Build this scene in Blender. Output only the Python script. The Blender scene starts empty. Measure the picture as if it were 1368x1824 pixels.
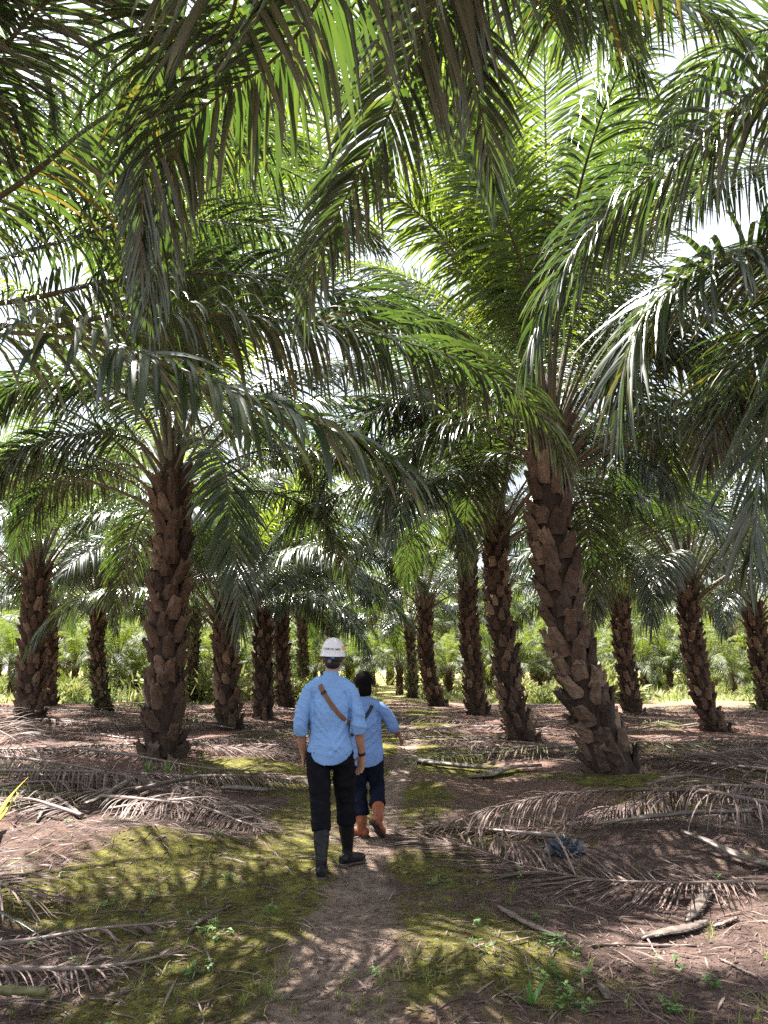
import bpy, bmesh, math, random
import numpy as np
from mathutils import Vector, Matrix
from mathutils.bvhtree import BVHTree

# ------------------------------------------------------------------ camera, sky, sun, exposure
SC = bpy.context.scene
COL = SC.collection
R = math.radians
PITCH = R(11.47)
F = 1370.0                      # focal length in pixels of the 1368 x 1824 photograph
CAM = np.array([0.0, 0.0, 1.6])
cam_d = bpy.data.cameras.new('camera')
cam_d.sensor_fit = 'HORIZONTAL'
cam_d.sensor_width = 36.0
cam_d.lens = 36.0 * F / 1368.0
cam_d.clip_start = 0.05
cam_d.clip_end = 2000
cam = bpy.data.objects.new('camera', cam_d)
cam.location = CAM
cam.rotation_euler = (R(90) + PITCH, 0, 0)
COL.objects.link(cam)
SC.camera = cam

SUN_DIR = Vector((-0.30, 0.30, 0.90)).normalized()
SUN_EL = math.asin(SUN_DIR.z)
SUN_AZ = math.atan2(SUN_DIR.x, SUN_DIR.y)
W = bpy.data.worlds.new('World')
SC.world = W
W.use_nodes = True
wn = W.node_tree
bg = wn.nodes['Background']
sky = wn.nodes.new('ShaderNodeTexSky')
sky.sky_type = 'NISHITA'
sky.sun_disc = False
sky.sun_elevation = SUN_EL
sky.sun_rotation = SUN_AZ
sky.dust_density = 3.0
sky.air_density = 1.0
# thin bright cloud over most of the sky
tcw = wn.nodes.new('ShaderNodeTexCoord'); cn = wn.nodes.new('ShaderNodeTexNoise')
cn.inputs['Scale'].default_value = 2.2; cn.inputs['Detail'].default_value = 6; cn.inputs['Roughness'].default_value = .6
wn.links.new(tcw.outputs['Generated'], cn.inputs['Vector'])
cr = wn.nodes.new('ShaderNodeValToRGB'); cr.color_ramp.elements[0].position = .34; cr.color_ramp.elements[1].position = .56
cr.color_ramp.elements[0].color = (.15, .15, .15, 1); cr.color_ramp.elements[1].color = (.62, .62, .62, 1)
wn.links.new(cn.outputs['Fac'], cr.inputs[0])
cm = wn.nodes.new('ShaderNodeMix'); cm.data_type = 'RGBA'
wn.links.new(cr.outputs[0], cm.inputs[0]); wn.links.new(sky.outputs[0], cm.inputs[6]); cm.inputs[7].default_value = (6.6, 6.7, 7.0, 1)
wn.links.new(cm.outputs[2], bg.inputs[0])
bg.inputs[1].default_value = 0.052
sun_d = bpy.data.lights.new('sun', 'SUN')
sun_d.energy = 5.0
sun_d.angle = R(0.5)
sun_d.color = (1.0, 0.95, 0.89)
sun = bpy.data.objects.new('sun', sun_d)
sun.rotation_euler = SUN_DIR.to_track_quat('Z', 'Y').to_euler()
COL.objects.link(sun)
SC.view_settings.view_transform = 'Standard'
SC.view_settings.look = 'None'
SC.view_settings.gamma = 1.0
SC.view_settings.exposure = 2.62
SC.cycles.use_denoising = False
SC.cycles.max_bounces = 7
SC.cycles.diffuse_bounces = 2
SC.cycles.transmission_bounces = 3
SC.cycles.glossy_bounces = 2
SC.cycles.sample_clamp_indirect = 6.0
SC.cycles.caustics_reflective = False
SC.cycles.caustics_refractive = False

# ------------------------------------------------------------------ picture to place helpers
cp, sp = math.cos(PITCH), math.sin(PITCH)
FWD = np.array([0, cp, sp]); UPV = np.array([0, -sp, cp]); RGT = np.array([1.0, 0, 0])

def ray(px, py):
    return FWD + (px - 684.0) / F * RGT - (py - 912.0) / F * UPV

def P(px, py, depth):
    return CAM + ray(px, py) * depth

def PY(px, py, y):              # the point of that sight line at distance y
    d = ray(px, py)
    return CAM + d * (y / d[1])

def vhash(ix, iy, seed):
    h = (ix.astype(np.int64) * 374761393 + iy.astype(np.int64) * 668265263 + seed * 982451653) & 0x7fffffff
    h = ((h ^ (h >> 13)) * 1274126177) & 0x7fffffff
    h = h ^ (h >> 16)
    return (h & 0xffff) / 65535.0

def vnoise(x, y, seed=0):
    x = np.asarray(x, float); y = np.asarray(y, float)
    ix = np.floor(x); iy = np.floor(y)
    fx = x - ix; fy = y - iy
    fx = fx * fx * (3 - 2 * fx); fy = fy * fy * (3 - 2 * fy)
    a = vhash(ix, iy, seed); b = vhash(ix + 1, iy, seed)
    c = vhash(ix, iy + 1, seed); d = vhash(ix + 1, iy + 1, seed)
    return (a + (b - a) * fx) * (1 - fy) + (c + (d - c) * fx) * fy - 0.5

def smooth(a, b, t):
    t = np.clip((t - a) / (b - a), 0, 1)
    return t * t * (3 - 2 * t)

MOUNDS = []                     # (x, y, radius, height)

def path_x(y):                  # centre line of the trodden path
    return np.interp(y, [0, 4, 5, 6.5, 8, 10, 13, 18, 30, 60], [-0.4, -0.26, -0.2, -0.18, -0.04, 0.1, 0.3, 0.6, 0.6, 0.9])

def hgt(x, y):
    x = np.asarray(x, float); y = np.asarray(y, float)
    near = np.exp(-(x * x + y * y) / (45.0 ** 2))
    z = 0.16 * vnoise(x / 3.1 + 4, y / 3.1, 3) + 0.10 * vnoise(x / 1.2, y / 1.2, 5) + 0.035 * vnoise(x / .42, y / .42, 7)
    z = z + near * (0.028 * vnoise(x / .13, y / .13, 9) + 0.014 * vnoise(x / .06, y / .06, 11))
    dpath = np.abs(x - path_x(y))
    z = z * (0.30 + 0.70 * smooth(0.2, 1.4, dpath))
    z = z + 0.05 * (1 - smooth(0.3, 1.5, dpath)) - 0.02 * (1 - smooth(0.1, 0.35, dpath))
    for mx, my, mr, mh in MOUNDS:
        d2 = ((x - mx) ** 2 + (y - my) ** 2) / (mr * mr)
        z = z + mh * np.exp(-d2)
    return z

def G(px, py):
    d = ray(px, py)
    t = -CAM[2] / d[2]
    for _ in range(12):
        p = CAM + d * t
        h = float(hgt(p[0], p[1]))
        t = t + 0.7 * ((h - CAM[2]) / d[2] - t)
    p = CAM + d * t
    p[2] = float(hgt(p[0], p[1]))
    return p

# rises in the ground that the photograph shows
def flat_px(px, py):
    d = ray(px, py); t = -CAM[2] / d[2]; p = CAM + d * t
    return p[0], p[1]
for (px, py, r_, h_) in [(130, 1520, 1.0, .22), (330, 1530, .6, .10), (1180, 1500, .8, .20), (1150, 1410, 1.3, .16), (290, 1352, 1.5, .14),
                         (430, 1372, 1.0, .10), (760, 1400, .9, .10), (420, 1700, .45, .06), (850, 1720, .8, .06), (920, 1320, 1.6, .14),
                         (408, 1295, 1.6, .12), (470, 1278, 1.6, .12), (845, 1270, 2, .15), (1270, 1300, 1.7, .12), (55, 1280, 2, .15),
                         (1250, 1640, .9, -.08), (180, 1700, .7, -.05)]:
    x_, y_ = flat_px(px, py)
    MOUNDS.append((x_, y_, r_, h_))

# ------------------------------------------------------------------ mesh helpers
class MB:
    """collects vertices, quads and triangles with a tint value per vertex and a material index per face"""
    def __init__(self):
        self.v = []; self.q = []; self.t = []; self.qm = []; self.tm = []; self.tint = []; self.n = 0
    def add(self, V, Q=None, T=None, tint=0.5, m=0):
        V = np.asarray(V, float).reshape(-1, 3)
        self.v.append(V)
        ti = np.empty(len(V)); ti[:] = tint
        self.tint.append(ti)
        if Q is not None and len(Q):
            Q = np.asarray(Q, int).reshape(-1, 4) + self.n
            self.q.append(Q); self.qm.append(np.full(len(Q), m))
        if T is not None and len(T):
            T = np.asarray(T, int).reshape(-1, 3) + self.n
            self.t.append(T); self.tm.append(np.full(len(T), m))
        self.n += len(V)
        return self
    def arrays(self):
        V = np.concatenate(self.v)
        Q = np.concatenate(self.q) if self.q else np.zeros((0, 4), int)
        T = np.concatenate(self.t) if self.t else np.zeros((0, 3), int)
        return V, Q, T
    def mesh(self, name, mats, smooth_=True):
        V, Q, T = self.arrays()
        me = bpy.data.meshes.new(name)
        me.vertices.add(len(V)); me.vertices.foreach_set('co', V.astype(np.float32).ravel())
        nl = len(Q) * 4 + len(T) * 3
        me.loops.add(nl)
        me.loops.foreach_set('vertex_index', np.concatenate([Q.ravel(), T.ravel()]).astype(np.int32))
        me.polygons.add(len(Q) + len(T))
        st = np.concatenate([np.arange(len(Q)) * 4, len(Q) * 4 + np.arange(len(T)) * 3])
        me.polygons.foreach_set('loop_start', st.astype(np.int32))
        mi = np.concatenate(self.qm + self.tm) if (self.qm or self.tm) else np.zeros(0)
        me.polygons.foreach_set('material_index', mi.astype(np.int32))
        me.polygons.foreach_set('use_smooth', np.full(len(Q) + len(T), smooth_))
        at = me.attributes.new('tint', 'FLOAT', 'POINT')
        at.data.foreach_set('value', np.concatenate(self.tint).astype(np.float32))
        for m in (mats if isinstance(mats, (list, tuple)) else [mats]):
            me.materials.append(m)
        me.update(calc_edges=True)
        me.validate()
        return me
    def build(self, name, mats, parent=None, smooth_=True, loc=None):
        return link(name, self.mesh(name, mats, smooth_), parent, loc)

def link(name, data, parent=None, loc=None):
    o = bpy.data.objects.new(name, data)
    COL.objects.link(o)
    if parent is not None:
        o.parent = parent
    if loc is not None:
        o.location = loc
    return o

def tag(o, label=None, cat=None, group=None, kind=None):
    if label: o['label'] = label
    if cat: o['category'] = cat
    if group: o['group'] = group
    if kind: o['kind'] = kind
    return o

def empty(name, loc=(0, 0, 0), rz=0.0):
    o = bpy.data.objects.new(name, None)
    o.empty_display_size = 0.2
    COL.objects.link(o)
    o.location = loc
    o.rotation_euler = (0, 0, rz)
    return o

def norm(a):
    return a / np.maximum(np.linalg.norm(a, axis=-1, keepdims=True), 1e-9)

def resample(pts, n):
    """Catmull-Rom through the points, then n points evenly spaced along the length"""
    pts = np.asarray(pts, float)
    ext = np.vstack([2 * pts[0] - pts[1], pts, 2 * pts[-1] - pts[-2]])
    out = []
    for i in range(1, len(ext) - 2):
        p0, p1, p2, p3 = ext[i - 1:i + 3]
        t = np.linspace(0, 1, 24, endpoint=False)[:, None]
        out.append(0.5 * (2 * p1 + (p2 - p0) * t + (2 * p0 - 5 * p1 + 4 * p2 - p3) * t ** 2 + (3 * p1 - p0 - 3 * p2 + p3) * t ** 3))
    out.append(pts[-1][None])
    c = np.concatenate(out)
    s = np.concatenate([[0], np.cumsum(np.linalg.norm(np.diff(c, axis=0), axis=1))])
    u = np.linspace(0, s[-1], n)
    return np.stack([np.interp(u, s, c[:, k]) for k in range(3)], 1), s[-1]

def frames(pts, s0=None):
    T = norm(np.gradient(pts, axis=0))
    if s0 is None:
        s0 = np.cross(T[0], [0, 0, 1.0])
        if np.linalg.norm(s0) < 0.15:
            s0 = np.array([1.0, 0, 0])
    S = np.zeros_like(T)
    s = np.asarray(s0, float)
    for i in range(len(T)):
        s = s - T[i] * np.dot(s, T[i]); s = s / max(np.linalg.norm(s), 1e-9)
        S[i] = s
    return T, S, np.cross(S, T)

def tube(pts, ra, rb=None, k=8, s0=None, caps=True):
    """closed tube along pts; ra = half width along the side axis, rb = half width along the other"""
    pts = np.asarray(pts, float); n = len(pts)
    ra = np.broadcast_to(np.asarray(ra, float), (n,)); rb = ra if rb is None else np.broadcast_to(np.asarray(rb, float), (n,))
    T, S, U = frames(pts, s0)
    a = np.linspace(0, 2 * np.pi, k, endpoint=False)
    V = pts[:, None] + S[:, None] * (np.cos(a)[None, :, None] * ra[:, None, None]) + U[:, None] * (np.sin(a)[None, :, None] * rb[:, None, None])
    V = V.reshape(-1, 3)
    i = np.arange(n - 1)[:, None] * k; j = np.arange(k)[None]; j2 = (j + 1) % k
    Q = np.stack([i + j, i + j2, i + k + j2, i + k + j], -1).reshape(-1, 4)
    Tn = np.zeros((0, 3), int)
    if caps:
        V = np.vstack([V, pts[0], pts[-1]])
        c0 = n * k; c1 = c0 + 1; jj = np.arange(k); jj2 = (jj + 1) % k
        Tn = np.concatenate([np.stack([np.full(k, c0), jj2, jj], 1), np.stack([np.full(k, c1), (n - 1) * k + jj, (n - 1) * k + jj2], 1)])
    return V, Q, Tn

def ellipsoid(c, r, rot=None, nu=14, nv=9):
    pts = [[0, 0, -1.0]]
    for i in range(1, nv):
        th = -np.pi / 2 + np.pi * i / nv
        for j in range(nu):
            a = 2 * np.pi * j / nu
            pts.append([np.cos(th) * np.cos(a), np.cos(th) * np.sin(a), np.sin(th)])
    pts.append([0, 0, 1.0])
    V = np.array(pts) * np.asarray(r, float)
    if rot is not None:
        V = V @ np.array(Matrix(rot).to_3x3()).T if not isinstance(rot, np.ndarray) else V @ rot.T
    V = V + np.asarray(c, float)
    Q = []; T = []
    for i in range(nv - 2):
        for j in range(nu):
            a = 1 + i * nu + j; b = 1 + i * nu + (j + 1) % nu
            Q.append([a, b, b + nu, a + nu])
    for j in range(nu):
        T.append([0, 1 + (j + 1) % nu, 1 + j])
        T.append([len(V) - 1, 1 + (nv - 2) * nu + j, 1 + (nv - 2) * nu + (j + 1) % nu])
    return V, np.array(Q), np.array(T)

# ------------------------------------------------------------------ materials
def mat(name):
    m = bpy.data.materials.new(name)
    m.use_nodes = True
    nt = m.node_tree
    return m, nt, nt.nodes['Principled BSDF'], nt.nodes['Material Output']

def nd(nt, typ, **kw):
    n = nt.nodes.new(typ)
    for k, v in kw.items():
        if k in ('operation', 'blend_type', 'data_type', 'attribute_name', 'noise_dimensions', 'feature'):
            setattr(n, k, v)
    return n

def ramp(nt, fac, stops):
    n = nt.nodes.new('ShaderNodeValToRGB')
    e = n.color_ramp.elements
    while len(e) > 1:
        e.remove(e[-1])
    e[0].position = stops[0][0]; e[0].color = (*stops[0][1], 1)
    for p_, c in stops[1:]:
        x = e.new(p_); x.color = (*c, 1)
    nt.links.new(fac, n.inputs[0])
    return n.outputs[0]

def noise(nt, scale, detail=4, rough=0.6, coord='Object', vec=None, stretch=None):
    n = nt.nodes.new('ShaderNodeTexNoise')
    n.inputs['Scale'].default_value = scale
    n.inputs['Detail'].default_value = detail
    n.inputs['Roughness'].default_value = rough
    if vec is None:
        tc = nt.nodes.new('ShaderNodeTexCoord')
        vec = tc.outputs[coord]
    if stretch is not None:
        mp = nt.nodes.new('ShaderNodeMapping')
        mp.inputs['Scale'].default_value = stretch
        nt.links.new(vec, mp.inputs[0]); vec = mp.outputs[0]
    nt.links.new(vec, n.inputs['Vector'])
    return n.outputs['Fac']

def mathn(nt, op, a, b):
    n = nt.nodes.new('ShaderNodeMath'); n.operation = op
    for i, x in enumerate((a, b)):
        if isinstance(x, (int, float)): n.inputs[i].default_value = x
        else: nt.links.new(x, n.inputs[i])
    return n.outputs[0]

def mixc(nt, fac, a, b, mode='MIX'):
    n = nt.nodes.new('ShaderNodeMix'); n.data_type = 'RGBA'; n.blend_type = mode
    if isinstance(fac, (int, float)): n.inputs[0].default_value = fac
    else: nt.links.new(fac, n.inputs[0])
    for i, x in ((6, a), (7, b)):
        if isinstance(x, tuple): n.inputs[i].default_value = (*x, 1)
        else: nt.links.new(x, n.inputs[i])
    return n.outputs[2]

def attr(nt, name='tint'):
    n = nt.nodes.new('ShaderNodeAttribute'); n.attribute_name = name
    return n.outputs['Fac']

def bump(nt, b, height, strength, dist=0.02):
    n = nt.nodes.new('ShaderNodeBump')
    n.inputs['Strength'].default_value = strength
    n.inputs['Distance'].default_value = dist
    nt.links.new(height, n.inputs['Height'])
    nt.links.new(n.outputs[0], b.inputs['Normal'])

def leaf_material(name, stops, trans_stops, rough=0.36, transl=0.32, spec=0.55):
    m, nt, b, out = mat(name)
    oi = nt.nodes.new('ShaderNodeObjectInfo')
    t = mathn(nt, 'ADD', mathn(nt, 'MULTIPLY', attr(nt), 0.8), mathn(nt, 'MULTIPLY', oi.outputs['Random'], 0.2))
    nt.links.new(ramp(nt, t, stops), b.inputs['Base Color'])
    b.inputs['Roughness'].default_value = rough
    b.inputs['Specular IOR Level'].default_value = spec
    tr = nt.nodes.new('ShaderNodeBsdfTranslucent')
    nt.links.new(ramp(nt, t, trans_stops), tr.inputs[0])
    mx = nt.nodes.new('ShaderNodeMixShader'); mx.inputs[0].default_value = transl
    nt.links.new(b.outputs[0], mx.inputs[1]); nt.links.new(tr.outputs[0], mx.inputs[2])
    nt.links.new(mx.outputs[0], out.inputs[0])
    return m

M = {}
M['leaf'] = leaf_material('palm_leaflet', [(0, (.017, .025, .019)), (.5, (.031, .042, .030)), (.86, (.058, .070, .046)), (.94, (.13, .11, .03)), (1, (.22, .12, .04))],
                          [(0, (.07, .15, .02)), (.5, (.15, .27, .03)), (.86, (.26, .36, .04)), (1, (.5, .30, .03))], rough=.34, transl=.16, spec=1.0)
M['young_leaf'] = leaf_material('young_palm_leaflet', [(0, (.026, .046, .016)), (.5, (.045, .078, .022)), (.86, (.075, .115, .03)), (.94, (.13, .13, .03)), (1, (.22, .14, .04))],
                          [(0, (.13, .21, .015)), (.5, (.24, .34, .025)), (.86, (.40, .46, .04)), (1, (.5, .38, .03))], rough=.40, transl=.34, spec=.8)
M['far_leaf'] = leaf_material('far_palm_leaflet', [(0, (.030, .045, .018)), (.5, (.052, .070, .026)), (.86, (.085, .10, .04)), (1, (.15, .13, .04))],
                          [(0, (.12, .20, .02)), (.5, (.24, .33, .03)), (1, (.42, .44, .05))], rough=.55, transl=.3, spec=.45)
M['dry'] = leaf_material('dry_leaflet', [(0, (.042, .027, .024)), (.35, (.105, .069, .060)), (.65, (.19, .132, .113)), (1, (.32, .25, .21))],
                         [(0, (.1, .06, .04)), (1, (.3, .2, .13))], rough=.6, transl=.12, spec=.35)
M['half_dry'] = leaf_material('wilting_leaflet', [(0, (.12, .10, .05)), (.5, (.17, .17, .07)), (1, (.26, .22, .11))],
                              [(0, (.12, .12, .02)), (1, (.3, .28, .06))], rough=.5, transl=.2, spec=.4)
M['yellow'] = leaf_material('yellow_leaflet', [(0, (.45, .38, .02)), (1, (.55, .5, .03))], [(0, (.6, .5, .02)), (1, (.6, .55, .02))], rough=.45, transl=.3)
M['weed'] = leaf_material('weed_leaf', [(0, (.07, .15, .045)), (.6, (.12, .23, .07)), (1, (.20, .30, .09))], [(0, (.15, .32, .05)), (1, (.3, .45, .08))], rough=.5, transl=.3, spec=.35)
M['grass'] = leaf_material('grass_blade', [(0, (.07, .09, .02)), (.5, (.13, .16, .035)), (1, (.26, .24, .09))], [(0, (.15, .25, .03)), (1, (.35, .35, .1))], rough=.55, transl=.3, spec=.3)
M['field'] = leaf_material('field_grass', [(0, (.11, .15, .06)), (.5, (.20, .22, .10)), (.8, (.32, .29, .16)), (1, (.40, .30, .22))], [(0, (.2, .3, .05)), (1, (.45, .4, .15))], rough=.6, transl=.3, spec=.3)

def rachis_material(name, a, b_, c):
    m, nt, b, out = mat(name)
    n1 = noise(nt, 7, 4, .6, stretch=(1, 1, 1))
    nt.links.new(ramp(nt, mathn(nt, 'ADD', mathn(nt, 'MULTIPLY', n1, .6), mathn(nt, 'MULTIPLY', attr(nt), .4)), [(.25, a), (.5, b_), (.75, c)]), b.inputs['Base Color'])
    b.inputs['Roughness'].default_value = .5
    bump(nt, b, noise(nt, 60, 3, .6), .3, .004)
    return m
M['rachis'] = rachis_material('frond_stalk', (.055, .05, .025), (.10, .085, .045), (.17, .125, .085))
M['dry_rachis'] = rachis_material('dry_stalk', (.055, .036, .030), (.13, .092, .076), (.27, .205, .175))
M['cut_petiole'] = rachis_material('cut_stalk', (.05, .037, .030), (.10, .078, .064), (.18, .145, .122))

m, nt, b, out = mat('leaf_base_bark')
n1 = noise(nt, 6, 6, .65)
n2 = noise(nt, 22, 5, .7, stretch=(1, 1, .35))
f_ = mathn(nt, 'ADD', mathn(nt, 'MULTIPLY', attr(nt), .55), mathn(nt, 'MULTIPLY', n2, .45))
c_ = ramp(nt, f_, [(.18, (.016, .009, .007)), (.38, (.062, .036, .024)), (.58, (.135, .083, .056)), (.85, (.31, .215, .148))])
c_ = mixc(nt, ramp(nt, n1, [(.40, (0, 0, 0)), (.50, (0, 0, 0)), (.66, (.8, .8, .8))]), c_, (.055, .035, .024))
nt.links.new(c_, b.inputs['Base Color'])
b.inputs['Roughness'].default_value = .85
bump(nt, b, n2, .8, .02)
M['bark'] = m
m, nt, b, out = mat('trunk_fibre')
nt.links.new(ramp(nt, noise(nt, 18, 5, .7, stretch=(1, 1, .3)), [(.3, (.012, .008, .006)), (.7, (.06, .034, .022))]), b.inputs['Base Color'])
b.inputs['Roughness'].default_value = .95
M['fibre'] = m

# ground: moss, dark soil, reddish litter and the pale trodden path
m, nt, b, out = mat('plantation_ground')
tc = nt.nodes.new('ShaderNodeTexCoord'); V_ = tc.outputs['Object']
soil = ramp(nt, noise(nt, 3.0, 8, .72, vec=V_), [(.25, (.065, .042, .036)), (.5, (.15, .100, .084)), (.72, (.26, .182, .155))])
fine = noise(nt, 34, 6, .75, vec=V_)
soil = mixc(nt, .8, soil, ramp(nt, fine, [(.3, (.30, .28, .27)), (.5, (.85, .85, .85)), (.72, (1.5, 1.42, 1.35))]), 'MULTIPLY')
litter = ramp(nt, noise(nt, 26, 6, .8, vec=V_, stretch=(1, .6, 1)), [(.32, (.09, .048, .038)), (.5, (.21, .125, .10)), (.68, (.36, .245, .20))])
mn = mathn(nt, 'ADD', mathn(nt, 'MULTIPLY', noise(nt, 21, 7, .8, vec=V_), .6), mathn(nt, 'MULTIPLY', noise(nt, 3.3, 6, .7, vec=V_), .4))
moss = ramp(nt, mn, [(.36, (.040, .027, .017)), (.44, (.090, .070, .022)), (.52, (.155, .15, .030)), (.66, (.30, .28, .055))])
pathc = ramp(nt, noise(nt, 12, 8, .75, vec=V_), [(.3, (.15, .102, .078)), (.5, (.30, .22, .172)), (.7, (.42, .325, .26))])
field = ramp(nt, noise(nt, 1.6, 6, .7, vec=V_), [(.3, (.16, .17, .05)), (.55, (.27, .24, .10)), (.75, (.40, .32, .20))])
am = attr(nt, 'moss'); ap = attr(nt, 'path'); al = attr(nt, 'litter'); af = attr(nt, 'field')
bk = noise(nt, 4.2, 7, .72, vec=V_)
def edge(a, lo, hi, k=.9):
    s = mathn(nt, 'ADD', a, mathn(nt, 'MULTIPLY', mathn(nt, 'SUBTRACT', bk, .5), k))
    return ramp(nt, s, [(lo, (0, 0, 0)), (hi, (1, 1, 1))])
c_ = mixc(nt, edge(al, .42, .62), soil, litter)
c_ = mixc(nt, edge(am, .40, .60, 1.1), c_, moss)
c_ = mixc(nt, edge(ap, .38, .90, 1.9), c_, pathc)
c_ = mixc(nt, edge(af, .40, .60), c_, field)
grit = noise(nt, 75, 5, .8, vec=V_)
c_ = mixc(nt, 1.0, c_, ramp(nt, grit, [(.30, (.42, .40, .38)), (.48, (.95, .95, .95)), (.70, (1.5, 1.45, 1.4))]), 'MULTIPLY')
c_ = mixc(nt, 1.0, c_, ramp(nt, noise(nt, 7, 6, .75, vec=V_), [(.34, (.55, .52, .50)), (.5, (1, 1, 1)), (.68, (1.25, 1.22, 1.18))]), 'MULTIPLY')
nt.links.new(c_, b.inputs['Base Color'])
b.inputs['Roughness'].default_value = .95
b.inputs['Specular IOR Level'].default_value = .2
bump(nt, b, mathn(nt, 'ADD', fine, mathn(nt, 'MULTIPLY', noise(nt, 110, 4, .7, vec=V_), .5)), 1.0, .05)
M['ground'] = m

def plain(name, col, rough=.6, spec=.4, var=.25, scale=20, bs=.0):
    m, nt, b, out = mat(name)
    lo = tuple(c * (1 - var) for c in col); hi = tuple(min(1, c * (1 + var)) for c in col)
    n = noise(nt, scale, 5, .65)
    nt.links.new(ramp(nt, n, [(.3, lo), (.7, hi)]), b.inputs['Base Color'])
    b.inputs['Roughness'].default_value = rough
    b.inputs['Specular IOR Level'].default_value = spec
    if bs:
        bump(nt, b, noise(nt, scale * 8, 3, .6), bs, .003)
    return m
M['soil'] = plain('soil_crumb', (.10, .068, .056), .95, .2, .5, 8, .3)
M['skin'] = plain('skin', (.36, .19, .125), .5, .4, .12, 14, .1)
M['skin_dark'] = plain('tanned_skin', (.22, .105, .066), .5, .4, .12, 14, .1)
M['shirt'] = plain('light_blue_cotton', (.20, .355, .65), .85, .2, .05, 6, .25)
M['shirt_dim'] = plain('blue_cotton', (.16, .27, .53), .85, .2, .07, 6, .25)
M['trouser'] = plain('black_cloth', (.010, .010, .013), .95, .06, .3, 10, .3)
M['jean'] = plain('dark_navy_denim', (.009, .012, .024), .95, .06, .4, 12, .3)
M['rubber'] = plain('black_rubber', (.010, .010, .012), .42, .22, .5, 9, .05)
M['mud'] = plain('muddy_rubber', (.085, .06, .05), .85, .2, .5, 25, .3)
M['orange_boot'] = plain('orange_brown_rubber', (.27, .080, .036), .55, .35, .25, 8, .1)
M['sole'] = plain('dark_sole', (.055, .035, .032), .8, .2, .4, 20, .3)
M['helmet'] = plain('white_plastic', (.74, .73, .76), .28, .5, .03, 5)
M['ink'] = plain('black_ink', (.02, .015, .02), .5, .3, .1, 5)
M['orange_mark'] = plain('orange_sticker', (.75, .33, .03), .4, .4, .1, 5)
M['blue_knob'] = plain('blue_plastic', (.05, .22, .5), .4, .4, .1, 5)
M['grey_knob'] = plain('grey_plastic', (.13, .13, .15), .5, .4, .1, 5)
M['hair'] = plain('black_hair', (.010, .008, .008), .6, .4, .3, 60, .5)
M['strap'] = plain('brown_strap', (.17, .075, .030), .6, .35, .2, 30, .2)
M['black_strap'] = plain('black_strap', (.012, .012, .014), .6, .35, .2, 30, .2)
M['cap'] = plain('black_knit', (.007, .006, .006), .95, .06, .3, 30, .4)
M['bag'] = plain('grey_blue_plastic', (.058, .062, .076), .34, .5, .5, 12, .1)

# ------------------------------------------------------------------ fronds
def leaflets(mb, base, d, w0, L, Wd, droop, segs=6, tint=0.5, m=0, floor=None, fold=0.16, brown=0.0):
    """many leaflets at once: strips folded along the midrib that bend under gravity"""
    n = len(base)
    p = base.copy(); d = norm(d); w = norm(w0 - d * np.sum(w0 * d, 1, keepdims=True))
    step = (L / segs)[:, None]
    prof = np.interp(np.linspace(0, 1, segs + 1), [0, .12, .35, .7, .9, 1], [.45, .85, 1, .72, .36, .05])
    rows = []
    g = np.array([0, 0, -1.0])
    for k in range(segs + 1):
        nrm = norm(np.cross(d, w))
        h = (Wd * prof[k])[:, None]
        rows.append(np.stack([p - w * h, p + nrm * h * fold * 2, p + w * h], 1))
        p = p + d * step
        d = norm(d + g * (droop * (0.7 + 1.0 * k / segs) / segs)[:, None])
        w = norm(w - d * np.sum(w * d, 1, keepdims=True))
    V = np.stack(rows, 1)                         # n, segs+1, 3, 3
    if floor is not None:
        z = floor(V[..., 0], V[..., 1])
        V[..., 2] = np.maximum(V[..., 2], z + 0.006 + 0.02 * (np.arange(n) % 7 / 7.0)[:, None, None])
    V = V.reshape(-1, 3)
    i = (np.arange(n) * (segs + 1) * 3)[:, None, None] + (np.arange(segs) * 3)[None, :, None] + np.arange(2)[None, None, :]
    Q = np.stack([i, i + 1, i + 4, i + 3], -1).reshape(-1, 4)
    tt = np.repeat(np.broadcast_to(tint, (n,)), (segs + 1) * 3).reshape(n, segs + 1, 3).copy()
    if brown:                                     # some leaflets have died back from the tip
        h_ = (np.arange(n) * 7919 % 1000) / 1000.0 < brown
        tt[h_, -1:] = 1.0; tt[h_, -2] = np.maximum(tt[h_, -2], .9)
    tt = tt.ravel()
    mb.add(V, Q, tint=tt, m=m)

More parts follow.
